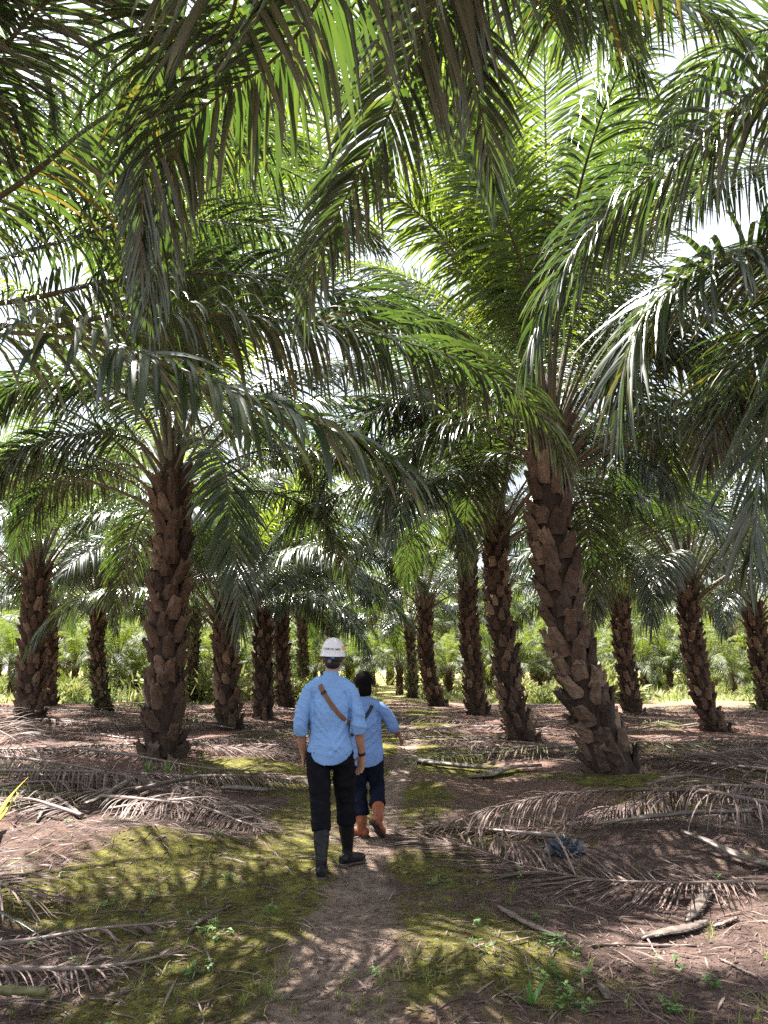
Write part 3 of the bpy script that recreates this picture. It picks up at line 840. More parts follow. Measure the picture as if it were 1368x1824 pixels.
# small young palms in the clearing
for (px, py, s) in [(240, 1243, .42), (760, 1236, .5), (1065, 1236, .55), (1195, 1240, .5), (1010, 1238, .45), (130, 1240, .45), (712, 1238, .62), (655, 1237, .5), (420, 1240, .45), (880, 1236, .5), (205, 1239, .6), (380, 1238, .5), (470, 1238, .6), (560, 1237, .5), (800, 1238, .55), (960, 1237, .6), (1040, 1239, .5), (1150, 1238, .62), (1260, 1239, .6), (1310, 1238, .5), (20, 1239, .6), (300, 1237, .6), (620, 1235, .6), (930, 1240, .5)]:
    g = G(px, py)
    far_palm(g[0], g[1], 'young low oil palm with fronds near the ground in the sunlit clearing', 'young palms in the clearing', s, .9 * s)
# ------------------------------------------------------------------ ground sheet
def axis(breaks):
    out = []
    for a, b_, st in breaks:
        out.append(np.arange(a, b_, st))
    return np.concatenate(out)
def mirror(a): return np.concatenate([-a[::-1], a[1:]])
gx = mirror(axis([(0, 4, .05), (4, 9, .10), (9, 20, .3), (20, 60, 1.5), (60, 420, 20)]))
gy = np.concatenate([-axis([(0.5, 6, .3), (6, 40, 3)])[::-1], axis([(-.2, 2.5, .1), (2.5, 9, .05), (9, 16, .09), (16, 30, .2), (30, 60, .6), (60, 140, 3), (140, 460, 20)])])
X, Y = np.meshgrid(gx, gy)
Z = hgt(X, Y)
nx, ny = len(gx), len(gy)
V = np.stack([X, Y, Z], -1).reshape(-1, 3)
ii = (np.arange(ny - 1)[:, None] * nx + np.arange(nx - 1)[None]).ravel()
mb = MB(); mb.add(V, np.stack([ii, ii + 1, ii + nx + 1, ii + nx], 1))
gme = mb.mesh('ground', M['ground'])
xf, yf = X.ravel(), Y.ravel()
dp = np.abs(xf - path_x(yf))
path_w = np.interp(yf, [3, 5, 7, 10, 16], [.47, .38, .25, .20, .28])
a_path = (1 - smooth(.35, 1.25, dp / path_w)) * (1 - smooth(26, 34, yf)) * .95
a_moss = .20 + 1.2 * vnoise(xf / 1.5, yf / 1.1, 21) + .35 * vnoise(xf / .5, yf / .5, 22)
a_moss += .50 * np.exp(-((dp - .75) / .75) ** 2) - .5 * smooth(11, 18, yf) * smooth(1.2, 2.2, dp)
for (px, py, r_, w_) in [(1180, 1415, 1.2, 1.4), (1010, 1425, .5, .5), (420, 1378, 1.0, 1.4), (180, 1350, .8, .9), (340, 1500, .8, .3), (150, 1540, 1.5, .12), (500, 1440, 1.0, .5), (960, 1690, .7, .5), (310, 1690, .8, .6), (700, 1300, 1.5, .5), (760, 1340, 1.2, .5), (760, 1420, .8, .5),
                         (1250, 1720, .9, -1.0), (950, 1420, 1.0, -1.2), (120, 1720, .6, -.8), (60, 1450, 1.8, -.6), (300, 1450, 1.2, -.6), (1250, 1560, 1.2, -.5)]:
    x_, y_ = flat_px(px, py)
    a_moss += w_ * np.exp(-((xf - x_) ** 2 + (yf - y_) ** 2) / r_ ** 2)
a_lit = .30 + .9 * vnoise(xf / 2.2, yf / 2.2, 31) + .35 * smooth(9, 14, yf)
for (px, py, r_, w_) in [(930, 1420, 1.6, .7), (1300, 1700, .8, -.4), (250, 1360, 1.5, .5)]:
    x_, y_ = flat_px(px, py)
    a_lit += w_ * np.exp(-((xf - x_) ** 2 + (yf - y_) ** 2) / r_ ** 2)
a_field = smooth(33, 44, yf + 14 * vnoise(xf / 6, yf / 6, 41))
for nm, a in (('moss', a_moss), ('path', a_path), ('litter', a_lit), ('field', a_field)):
    at = gme.attributes.new(nm, 'FLOAT', 'POINT'); at.data.foreach_set('value', np.clip(a, 0, 1).astype(np.float32))
tag(link('ground', gme), kind='structure')

# ------------------------------------------------------------------ small ground cover that nobody could count
rng = np.random.default_rng(77)
def scatter(n, xr, yr, rng, dens=None):
    """points thinner with distance, kept inside what the camera could plausibly see"""
    y = yr[0] + (yr[1] - yr[0]) * rng.random(n) ** 1.5
    x = (rng.random(n) * 2 - 1) * (xr + .62 * y)
    if dens is not None:
        k = rng.random(n) < dens(x, y); x, y = x[k], y[k]
    return np.stack([x, y, hgt(x, y)], 1)

def strips(mb, p, rng, L, Wd, up, droop, segs=3, tint=(.0, 1.0), fold=.1):
    n = len(p)
    az = rng.uniform(0, 2 * np.pi, n); e = np.radians(rng.uniform(*up, n))
    d = np.stack([np.cos(az) * np.cos(e), np.sin(az) * np.cos(e), np.sin(e)], 1)
    w0 = np.stack([-np.sin(az), np.cos(az), rng.normal(0, .3, n)], 1)
    leaflets(mb, p, d, w0, rng.uniform(*L, n), rng.uniform(*Wd, n), np.full(n, droop) * rng.uniform(.5, 1.4, n), segs=segs, tint=rng.uniform(*tint, n), fold=fold)

# dead leaflet crumbs and twigs
mb = MB()
p = scatter(16000, 1.5, (2.5, 26), rng, lambda x, y: np.clip(.35 + .5 * (np.abs(x - path_x(y)) > .7), 0, 1))
p[:, 2] += .008
strips(mb, p, rng, (.04, .34), (.002, .007), (-4, 10), .4, tint=(0, .9))
p = scatter(15000, 1.0, (2.6, 10), rng); p[:, 2] += .006
strips(mb, p, rng, (.02, .09), (.002, .006), (-4, 14), .3, tint=(0, .6))
tag(mb.build('leaf_litter', M['dry']), kind='stuff')
# crumbs of soil
mb = MB()
p = scatter(13000, .8, (2.7, 9.5), rng, lambda x, y: np.clip(.25 + .5 * smooth(.2, 1.5, x) + .4 * vnoise(x / .8, y / .8, 55), 0, 1))
r_ = rng.uniform(.003, .011, len(p)) * (1 + 1.3 * (rng.random(len(p)) < .06))
oc = np.array([[1, 0, 0], [0, 1, 0], [-1, 0, 0], [0, -1, 0], [0, 0, .8], [0, 0, -.6]], float)
V = p[:, None] + (oc[None] + rng.normal(0, .22, (len(p), 6, 3))) * r_[:, None, None] + np.array([0, 0, .002])
f_ = np.array([[0, 1, 4], [1, 2, 4], [2, 3, 4], [3, 0, 4], [1, 0, 5], [2, 1, 5], [3, 2, 5], [0, 3, 5]])
mb.add(V.reshape(-1, 3), None, (f_[None] + np.arange(len(p))[:, None, None] * 6).reshape(-1, 3))
tag(mb.build('soil_crumbs', M['soil']), kind='stuff')
# thin grass and moss tufts
mb = MB()
def moss_d(x, y): return np.clip(.15 + 1.6 * vnoise(x / .9, y / .9, 51) + .5 * vnoise(x / .35, y / .35, 52), 0, 1) * (np.abs(x - path_x(y)) > .28)
p = scatter(52000, .8, (2.6, 14), rng, moss_d); p[:, 2] -= .004
strips(mb, p, rng, (.012, .045), (.0012, .003), (35, 90), .5, segs=2, tint=(.0, .7))
cl = scatter(200, .8, (2.8, 14), rng, lambda x, y: np.clip(.2 + 1.2 * vnoise(x / 1.1 + 3, y / 1.1, 53), 0, 1) * (np.abs(x - path_x(y)) > .3))
for gx_, gy_ in [flat_px(*q) for q in [(360, 1690), (300, 1740), (420, 1780), (260, 1760), (560, 1800), (690, 1800), (750, 1790), (480, 1800), (1180, 1812), (980, 1740), (40, 1810), (340, 1800), (200, 1720), (1340, 1810), (640, 1815), (720, 1760)]]:
    k = 4; pp = np.stack([gx_ + rng.normal(0, .12, k), gy_ + rng.normal(0, .10, k), np.zeros(k)], 1); pp[:, 2] = hgt(pp[:, 0], pp[:, 1]); cl = np.vstack([cl, pp])
p = np.repeat(cl, 9, 0) + rng.normal(0, .012, (len(cl) * 9, 3)) * [1, 1, 0]
strips(mb, p, rng, (.03, .11), (.0018, .0035), (40, 88), 1.6, segs=4, tint=(.2, 1))
tag(mb.build('short_grass', M['grass']), kind='stuff')

# round leaved weeds
def weed_arrays(mb, base, rng, r, n, h):
    """one seedling: thin stems with small oval leaves in threes"""
    for i in range(n):
        a = rng.uniform(0, 6.283); rr = r * math.sqrt(rng.random())
        px_, py_ = base[0] + rr * math.cos(a), base[1] + rr * math.sin(a)
        z0 = float(hgt(px_, py_)); hh = h * rng.uniform(.4, 1.2)
        tip = np.array([px_ + rng.normal(0, .02), py_ + rng.normal(0, .02), z0 + hh])
        V, Q, T = tube([[base[0], base[1], base[2] + .001], [(px_ + base[0]) / 2, (py_ + base[1]) / 2, float(hgt((px_ + base[0]) / 2, (py_ + base[1]) / 2)) + .004], [px_, py_, z0 + .001]], [.0012] * 3, None, 4)
        mb.add(V, Q, T, tint=.1)
        V, Q, T = tube([[px_, py_, z0 - .01], list(tip)], [.0016, .001], None, 4)
        mb.add(V, Q, T, tint=.2)
        b0 = rng.uniform(0, 6.283)
        for k in range(rng.integers(3, 6)):
            az = b0 + k * 2.1 + rng.normal(0, .25); L = rng.uniform(.016, .036)
            e = rng.uniform(-.2, .5)
            d = np.array([math.cos(az) * math.cos(e), math.sin(az) * math.cos(e), math.sin(e)])
            s = np.array([-math.sin(az), math.cos(az), 0]); up = np.cross(d, s)
            w = L * .34
            st = tip - np.array([0, 0, .012 * (k // 3)])
            V = np.array([st, st + d * L * .35 + s * w, st + d * L * .8 + s * w * .7, st + d * L * 1.05 - up * .003, st + d * L * .8 - s * w * .7, st + d * L * .35 - s * w, st + d * L * .5 + up * .004])
            mb.add(V, None, [[0, 1, 6], [1, 2, 6], [2, 3, 6], [3, 4, 6], [4, 5, 6], [5, 0, 6]], tint=rng.uniform(.1, 1))
mb = MB()
pp = scatter(260, .5, (3.2, 12), rng, lambda x, y: np.clip(.3 + 1.2 * vnoise(x / 1.3, y / 1.3, 61), 0, 1) * (np.abs(x - path_x(y)) > .35))
for q in pp: weed_arrays(mb, q, rng, .05, rng.integers(1, 4), .035)
tag(mb.build('small_weeds', M['weed']), kind='stuff')
WEEDS = [((1000, 1690), .14, 20, 'leafy green weed patch growing where moss meets dark soil at right'), ((1000, 1755), .15, 22, 'larger pale green weed patch at the lower right beside the dark soil'),
         ((1030, 1790), .12, 14, 'weed patch at the lower edge of the dark soil, right of the path'), ((855, 1695), .05, 7, 'small weed with four big leaves on the mossy bank right of the path'),
         ((1200, 1722), .10, 9, 'thin weed with pairs of leaves in the middle of the dark soil'), ((1280, 1755), .09, 9, 'creeping weed at the right of the dark soil'),
         ((375, 1655), .11, 13, 'green weed clump left of the path beside a grey twig'), ((350, 1735), .09, 11, 'green weed clump on the sunlit moss at lower left'),
         ((412, 1570), .07, 8, 'weed clump in the shade behind the left bank'), ((385, 1675), .07, 7, 'small weed just below the clump beside the grey twig'), ((960, 1640), .06, 7, 'weed at the end of the grey stick right of the path'),
         ((785, 1575), .08, 9, 'weed on the mossy bank below the grey frond tip'), ((920, 1565), .06, 6, 'small weed in front of the long dry frond at right'), ((480, 1630), .04, 4, 'tiny weed by the left edge of the path'),
         ((657, 1737), .04, 4, 'tiny weed growing on the pale path itself'), ((1190, 1805), .07, 12, 'bright weed tuft at the bottom right corner of the dark soil')]
for (q, r_, n, lab) in WEEDS:
    g = G(*q); mb = MB(); weed_arrays(mb, g, rng, r_, max(4, int(n * .65)), .045)
    V = mb.v; mb.v = [v - g for v in V]
    tag(mb.build('weed', M['weed'], loc=g), lab, 'weed', 'green weeds on the mossy ground')
# strappy seedlings by the black foot
for (px, py, n, h, lab) in [(262, 1382, 6, .30, 'bright strappy seedling in front of the black palm foot, left one of the pair'), (300, 1382, 7, .30, 'bright strappy seedling in front of the black palm foot, right one of the pair'),
                            (360, 1352, 4, .16, 'short green seedling right of the black palm foot'), (1056, 1312, 5, .4, 'narrow green seedling behind the thick leaning palm'), (945, 1790, 6, .14, 'grass like green tuft among the lower right weeds')]:
    g = G(px, py); mb = MB()
    strips(mb, np.repeat([[0, 0, -.01]], n, 0), rng, (h * .7, h * 1.1), (.012, .02), (45, 85), 1.1, segs=5, tint=(.3, .9))
    tag(mb.build('seedling', M['weed'], loc=g), lab, 'seedling', 'strappy green seedlings')
# tall pale grass and fern in the clearing and the low growth under the far palms
mb = MB()
n = 40000
y = 29 + 44 * rng.random(n) ** 1.3; x = (rng.random(n) * 2 - 1) * (.62 * y)
k = (vnoise(x / 2.6, y / 2.6, 71) + .6 * vnoise(x / 7, y / 7, 72) > .30 - .45 * smooth(29, 42, y)) & (np.abs(x - path_x(y)) > 1.2)
x, y = x[k], y[k]
p = np.stack([x, y, hgt(x, y) - .02], 1)
hgt_s = (.35 + 1.5 * np.clip(vnoise(x / 4, y / 4, 73) - .05, 0, 1)) * smooth(26, 42, y)
az = rng.uniform(0, 6.283, len(p)); e = np.radians(rng.uniform(35, 88, len(p)))
d = np.stack([np.cos(az) * np.cos(e), np.sin(az) * np.cos(e), np.sin(e)], 1)
leaflets(mb, p, d, np.stack([-np.sin(az), np.cos(az), 0 * az], 1), rng.uniform(.5, 1.1, len(p)) * hgt_s, rng.uniform(.02, .05, len(p)), rng.uniform(.4, 1.6, len(p)), segs=3, tint=np.clip(.45 + .9 * vnoise(x / 3, y / 3, 74) + rng.normal(0, .15, len(x)), 0, 1))
tag(mb.build('tall_field_grass', M['field']), kind='stuff')

# leafy bushes in the clearing and between the far palms
BUSH = []
for v in range(4):
    mb = MB(); n = 900
    d_ = norm(rng.normal(0, 1, (n, 3))); d_[:, 2] = np.abs(d_[:, 2])
    lump = 1 + .45 * vnoise(d_[:, 0] * 2.3 + v * 9, d_[:, 1] * 2.3 + d_[:, 2], 81)
    p = d_ * (rng.random(n) ** .45 * lump)[:, None] * np.array([1, 1, .8])
    dd = norm(d_ + rng.normal(0, .6, (n, 3)) + [0, 0, .3])
    leaflets(mb, p, dd, rng.normal(0, 1, (n, 3)), rng.uniform(.14, .42, n), rng.uniform(.02, .06, n), np.full(n, 1.0), segs=2, tint=rng.uniform(.0, .75, n))
    BUSH.append(mb.mesh('shrub', M['field']))
for i in range(110):
    y = rng.uniform(37, 72); x = rng.uniform(-.6, .6) * y
    if abs(x - path_x(y)) < 1.8: continue
    o = link('shrub', BUSH[i % 4], None, (x, y, float(hgt(x, y)) - .1))
    sc_ = rng.uniform(.5, 1.3) * (1.9 if rng.random() < .2 else 1); o.scale = (sc_, sc_, sc_ * rng.uniform(.7, 1.2)); o.rotation_euler = (0, 0, rng.uniform(0, 6.28))
    tag(o, 'pale green leafy shrub in the sunlit clearing behind the palm rows', 'shrub', 'shrubs in the clearing')

# ------------------------------------------------------------------ fallen fronds and cut stalks
def ground_pts(pix, lift):
    """points on the ground under the given picture points, raised by lift"""
    return [G(px, py) + np.array([0, 0, l_]) for (px, py), l_ in zip(pix, lift)]
def dead(label, pix, lift, seed, mat_='dry', group='fallen fronds by the path', name='fallen_frond', **kw):
    a = dict(n_side=125, Lmax=.80, wmax=.009, droop=1.6, start=.10, petiole=(.05, .03), rank=(14, 0, -14), floor=hgt, thin=.9)
    a.update(kw)
    pts = ground_pts(pix, lift) if pix is not None else kw['pts']
    c = np.array(pts[0])
    l_, r_ = frond(np.array(pts), np.random.default_rng(seed), **a)
    root = empty(name, c)
    tag(root, label, 'fallen frond', group)
    for mb_, nm, mm in ((l_, 'leaflets', mat_), (r_, 'rachis', 'dry_rachis')):
        mb_.v = [v - c for v in mb_.v]
        mb_.build(nm, M[mm], root)
    return root
dead('long arched dry frond at right, its ribs combing down over the grey plastic scrap', [(1480, 1500), (1368, 1492), (1250, 1478), (1110, 1468), (960, 1470), (800, 1482), (740, 1485)], (.25, .30, .34, .32, .26, .10, .03), 1, n_side=120, droop=1.9, Lmax=.75, wmax=.0085)
dead('flat dry frond lying below the grey plastic scrap, feathered on both sides', [(1440, 1590), (1330, 1582), (1200, 1583), (1060, 1575), (930, 1548), (820, 1512), (700, 1492)], (.05, .04, .04, .035, .03, .03, .02), 2, n_side=150, thin=.5, droop=.35, Lmax=.78, wmax=.008)
dead('tangled dry frond behind the long arched one at the right edge', [(1500, 1450), (1368, 1440), (1250, 1440), (1120, 1462), (1030, 1470)], (.2, .22, .24, .15, .05), 3, droop=1.5, Lmax=.6)
dead('dry frond sticking out at the far right above the arched one', [(1460, 1400), (1340, 1395), (1230, 1375), (1130, 1352)], (.15, .2, .16, .1), 4, droop=1.0, n_side=60)
dead('wilting greenish frond lying behind the grey stalks, left of the leaning palm foot', [(1040, 1340), (960, 1345), (860, 1350), (770, 1358), (720, 1366)], (.16, .16, .12, .08, .04), 5, 'half_dry', droop=.9, n_side=80)
dead('greenish frond lying behind the foot of the thick leaning palm', [(1330, 1395), (1230, 1362), (1150, 1345), (1080, 1335), (1010, 1345)], (.14, .16, .14, .1, .06), 6, 'half_dry', droop=1.0, n_side=80)
dead('dry frond with a straight dark rib lying across the left stack', [(-120, 1402), (40, 1404), (180, 1406), (300, 1420), (400, 1446), (470, 1470)], (.22, .22, .20, .16, .10, .03), 7, n_side=120, droop=1.9, wmax=.010, Lmax=.7)
dead('frond on top of the left stack with a long dark rib above the others', [(-150, 1384), (0, 1388), (120, 1400), (230, 1415), (320, 1420)], (.30, .30, .28, .22, .14), 8, n_side=70, droop=1.5)
dead('frond lying along the front of the left stack, its tip fanning out on the moss', [(180, 1440), (280, 1447), (360, 1455), (430, 1475), (470, 1482)], (.14, .12, .10, .06, .03), 9, n_side=90, droop=1.4, start=.05)
dead('long thin dry frond reaching from the left stack towards the hard hat man', [(140, 1352), (240, 1368), (360, 1385), (470, 1390), (560, 1395)], (.18, .18, .14, .10, .06), 10, n_side=60, droop=1.5, keep=.6)
dead('pinkish sunlit frond at the end of the left stack beside the hard hat man', [(330, 1400), (420, 1398), (500, 1400), (570, 1402)], (.12, .12, .10, .05), 11, n_side=80, droop=1.2, start=.0)
dead('reddish dry frond fanned over the pile at the left edge', [(-150, 1330), (-60, 1320), (10, 1345), (60, 1375), (80, 1385)], (.2, .35, .34, .16, .04), 12, droop=.8, n_side=70, Lmax=.9)
dead('dry brown frond tips poking in from the left edge above a mossy bank', [(-330, 1590), (-220, 1575), (-110, 1590), (0, 1612), (90, 1622)], (.12, .16, .16, .12, .07), 13, n_side=60, droop=.5, Lmax=.6, wmax=.0085)
dead('dry frond lying in the hollow at the lower left', [(-260, 1700), (-100, 1705), (40, 1690), (170, 1668), (320, 1648)], (.05, .05, .04, .04, .02), 14, n_side=60, droop=.8, Lmax=.30, keep=.6, wmax=.006)
dead('broken dry frond at the lower left under sunlit grass', [(-200, 1760), (-60, 1745), (80, 1745), (200, 1735), (330, 1700)], (.05, .05, .05, .04, .02), 15, n_side=50, droop=.8, Lmax=.28, keep=.6, wmax=.006)
dead('dry frond pressed flat along the right bank of the path', [(1010, 1500), (930, 1494), (840, 1484), (760, 1480), (690, 1482)], (.05, .05, .04, .03, .02), 16, n_side=45, droop=.5, Lmax=.35)
dead('green cut frond lying at the bottom left corner', [(-60, 1800), (-180, 1815), (-300, 1830)], (.06, .08, .06), 17, 'leaf', n_side=30, Lmax=.5, droop=.6)
# the long heaps of old fronds between the rows
k = 0
rngp = np.random.default_rng(99)
HEAP = [(60, 1345, 2.6), (130, 1318, 3), (220, 1300, 3), (380, 1325, 3), (450, 1335, 2.6), (500, 1312, 2.6), (360, 1280, 3), (20, 1300, 3), (110, 1290, 3), (560, 1290, 2.6), (430, 1345, 2.6), (300, 1300, 3),
        (780, 1285, 3), (860, 1300, 3), (760, 1305, 2.6), (820, 1325, 2.6), (880, 1335, 2.2), (1000, 1290, 3), (980, 1310, 3), (1180, 1300, 3), (1240, 1330, 3), (1310, 1325, 3), (1350, 1350, 2.6), (1190, 1340, 2.6), (1320, 1300, 3), (1060, 1285, 3), (700, 1280, 2.6), (1280, 1365, 2.4),
        (600, 1262, 3), (690, 1258, 3), (320, 1262, 3), (240, 1270, 3), (150, 1272, 3), (1060, 1262, 3), (1180, 1268, 3), (1000, 1268, 3), (900, 1268, 3), (440, 1268, 3), (30, 1268, 3), (1330, 1272, 3),
        (10, 1372, 2.6), (200, 1345, 2.2), (60, 1425, 2.4), (180, 1425, 2.2), (330, 1440, 1.8), (20, 1445, 2.0), (110, 1408, 2.4), (60, 1395, 2.6), (250, 1392, 2.2), (1330, 1420, 2.2), (1240, 1400, 1.8), (1340, 1455, 2)]
for (px, py, L) in HEAP:
    for rep in range(2 if py < 1350 else 1):
        g = G(px + rngp.uniform(-25, 25), py + rngp.uniform(-5, 5)); az = rngp.normal(0, .24) + (math.pi if rngp.random() < .5 else 0)
        s = np.linspace(-.5, .5, 6) * L
        bx = g[0] + s * math.cos(az); by = g[1] + s * math.sin(az) + .06 * np.sin(s * 1.5)
        pts = np.stack([bx, by, hgt(bx, by) + np.array([.06, .10, .12, .11, .07, .03]) * rngp.uniform(.5, 1.5)], 1)
        side = 'left' if px < 640 else 'right'
        dead('old dry brown frond in the tangled heap between the palm rows %s of the path' % side, None, None, 200 + k, 'dry' if rngp.random() < .85 else 'half_dry', 'old fronds heaped %s of the path' % side,
             pts=pts) if False else None
        a = dict(n_side=85, Lmax=.68, wmax=.0095, droop=.7, start=.08, petiole=(.05, .03), rank=(10, 0, -10), floor=hgt, thin=.8, keep=rngp.uniform(.45, .85))
        l_, r_ = frond(pts, np.random.default_rng(200 + k), **a)
        root = empty('fallen_frond', pts[0])
        tag(root, 'old dry brown frond in the tangled heaps between the palm rows %s of the path' % side, 'fallen frond', 'old fronds heaped %s of the path' % side)
        for mb_, nm, mm in ((l_, 'leaflets', 'dry' if rngp.random() < .88 else 'half_dry'), (r_, 'rachis', 'dry_rachis')):
            mb_.v = [v - pts[0] for v in mb_.v]
            mb_.build(nm, M[mm], root)
        k += 1

def stalk(label, pix, lift, wa, wb, mat_='cut_petiole', spines=False, seed=0, name='cut_stalk', jag=.0):
    pts, ln = resample(np.array(ground_pts(pix, lift)), 18)
    c = pts[0].copy(); u = np.linspace(0, 1, 18)
    rng = np.random.default_rng(seed)
    wa = np.interp(u, np.linspace(0, 1, len(wa)), wa); wb = np.interp(u, np.linspace(0, 1, len(wb)), wb)
    wa = wa * (1 + rng.normal(0, .05, 18))
    V, Q, T = tube(pts - c, wa, wb, 10)
    V = V + rng.normal(0, .0025, V.shape)
    mb = MB(); mb.add(V, Q, T, tint=np.clip(.5 + .3 * rng.normal(0, 1, len(V)), 0, 1))
    if spines:
        Tn, S, U = frames(pts - c)
        for i in range(2, 16):
            for j in range(3):
                f = rng.random(); p = (pts[i] * (1 - f) + pts[min(i + 1, 17)] * f) - c
                for sg in (1, -1):
                    b0 = p + S[i] * sg * wa[i] * .95
                    d = S[i] * sg * .028 + Tn[i] * .012
                    t_ = Tn[i] * .006
                    mb.add([b0 - t_, b0 + t_, b0 + d, b0 + U[i] * .004], None, [[0, 1, 2], [0, 2, 3], [1, 3, 2]], tint=.4)
    o = mb.build(name, M[mat_], loc=c)
    tag(o, label, 'cut stalk', 'cut frond stalks on the ground')
    return o
stalk('broad grey split stalk lying left of the thick leaning palm, its end by the path', [(726, 1358), (780, 1366), (840, 1374), (900, 1378)], (.05, .06, .07, .07), (.07, .09, .06, .04), (.05, .04, .03, .02), seed=1)
stalk('wide curled grey stalk base in front of the split one, left of the leaning palm', [(836, 1388), (870, 1385), (910, 1376), (965, 1372)], (.03, .05, .08, .08), (.05, .12, .09, .04), (.02, .03, .03, .02), seed=2)
stalk('long dark stalk lying across behind the two grey ones', [(790, 1352), (900, 1352), (1000, 1346), (1060, 1340)], (.10, .12, .14, .14), (.03, .03, .028, .025), (.02, .02, .02, .02), 'dry_rachis', seed=3)
stalk('pale frayed stalk running under the long arched dry frond', [(1060, 1506), (1130, 1500), (1230, 1490), (1340, 1480)], (.18, .2, .2, .18), (.02, .035, .035, .03), (.012, .02, .02, .02), seed=4)
stalk('broad grey stalk slanting down to the right edge under the arched frond', [(1215, 1510), (1270, 1525), (1330, 1545), (1400, 1560)], (.14, .10, .07, .05), (.02, .04, .05, .06), (.015, .02, .02, .03), seed=5)
stalk('grey flat stick on the moss, slanting right of the path', [(888, 1622), (915, 1638), (950, 1655), (1005, 1680)], (.025, .022, .02, .02), (.012, .022, .024, .02), (.008, .010, .012, .01), 'dry_rachis', seed=6)
stalk('toothed grey stalk piece lying on dark soil at right', [(1142, 1676), (1180, 1670), (1220, 1662), (1262, 1645)], (.02, .03, .03, .02), (.03, .05, .045, .012), (.012, .016, .014, .008), spines=True, seed=7)
stalk('toothed grey stalk piece standing up against the flat dry frond', [(1224, 1648), (1238, 1630), (1250, 1612), (1264, 1590)], (.02, .03, .04, .06), (.012, .04, .035, .008), (.01, .014, .012, .006), spines=True, seed=8)
stalk('reddish short stalk splinter right of the toothed piece', [(1270, 1655), (1290, 1650), (1315, 1640)], (.015, .02, .02), (.012, .018, .008), (.008, .01, .006), 'dry_rachis', seed=9)
stalk('small grey wedge of stalk at the left edge of the dark soil', [(1064, 1752), (1074, 1768), (1086, 1786)], (.02, .02, .015), (.006, .026, .018), (.004, .010, .008), seed=10)
stalk('thin dark twig at the right of the dark soil', [(1282, 1712), (1310, 1725), (1350, 1745)], (.012, .012, .012), (.006, .008, .006), (.006, .008, .006), 'dry_rachis', seed=11)
stalk('thin dark twig lying along the top of the dark soil', [(1055, 1688), (1110, 1686), (1180, 1688), (1240, 1688)], (.012, .012, .012, .012), (.006, .012, .010, .008), (.006, .008, .008, .006), 'dry_rachis', seed=12)
stalk('pink lit round stalk lying on the left stack', [(240, 1434), (280, 1428), (320, 1420), (354, 1414)], (.18, .20, .22, .22), (.03, .03, .028, .026), (.026, .026, .024, .02), seed=13)
stalk('boat shaped grey stalk base in the middle of the left stack', [(150, 1448), (180, 1440), (210, 1428), (232, 1418)], (.10, .13, .17, .22), (.03, .055, .055, .03), (.015, .03, .03, .02), seed=14)
stalk('grey stalk end leaning down the front of the left stack', [(66, 1466), (76, 1450), (86, 1436)], (.02, .05, .10), (.02, .028, .025), (.015, .015, .015), seed=15)
stalk('flat grey stalk sloping right beside the leaning stalk end', [(96, 1432), (120, 1445), (150, 1462)], (.10, .07, .03), (.025, .03, .02), (.015, .018, .012), seed=16)
stalk('pale stalk lying at the right end of the left stack', [(395, 1412), (430, 1414), (478, 1418)], (.06, .07, .07), (.04, .05, .045), (.03, .035, .03), seed=17)
stalk('dark curved twig in the hollow left of the path', [(335, 1665), (365, 1640), (412, 1616)], (.012, .015, .012), (.008, .010, .006), (.008, .010, .006), 'dry_rachis', seed=18)
stalk('green cut stalk poking in at the bottom left corner', [(-60, 1806), (20, 1806), (78, 1808)], (.10, .10, .10), (.028, .028, .026), (.02, .02, .02), 'half_dry', seed=19)
stalk('pale sawn stalk end at the right edge above the heaps', [(1400, 1392), (1368, 1388), (1345, 1384)], (.10, .12, .14), (.05, .06, .06), (.04, .05, .05), seed=20)
# single blades
def blade(label, pix, lift, w, mat_, name='fallen_leaflet'):
    pts, ln = resample(np.array(ground_pts(pix, lift)), 12)
    c = pts[0].copy(); u = np.linspace(0, 1, 12)
    V, Q, T = tube(pts - c, w * np.interp(u, [0, .2, .6, 1], [.5, 1, .9, .08]), np.full(12, .0016), 6)
    mb = MB(); mb.add(V, Q, T, tint=.6)
    tag(mb.build(name, M[mat_], loc=c), label, 'leaf blade', 'single leaf blades at the left edge')
blade('yellow leaf blade pointing up at the left edge by the stack', [(-60, 1560), (-10, 1500), (20, 1462), (50, 1436)], (.05, .2, .3, .36), .022, 'yellow')
blade('second lower yellow leaf blade at the left edge', [(-60, 1580), (-20, 1520), (8, 1485), (30, 1455)], (.05, .16, .22, .26), .022, 'yellow')
blade('pale straw coloured leaf blade rising from the left edge over the mossy bank', [(-120, 1620), (0, 1575), (70, 1545), (136, 1516)], (.02, .10, .13, .16), .018, 'half_dry')
blade('green leaf blade drooping in from the left edge over the hollow', [(-150, 1650), (-60, 1655), (20, 1670), (90, 1690)], (.15, .16, .11, .03), .024, 'leaf')

# crumpled plastic scrap
g = G(1005, 1522)
rngb = np.random.default_rng(3)
V, Q, T = ellipsoid((0, 0, .05), (.17, .11, .09), None, 22, 12)
k_ = rngb.uniform(.45, 1.25, (len(V), 1))
V = np.array([0, 0, .05]) + (V - [0, 0, .05]) * k_ + rngb.normal(0, .012, V.shape)
V[:, 2] = np.maximum(V[:, 2], -.01)
mb = MB(); mb.add(V, Q, T)
tag(mb.build('plastic_scrap', M['bag'], smooth_=False, loc=g), 'crumpled grey blue plastic bag caught under the long arched dry frond', 'plastic bag')
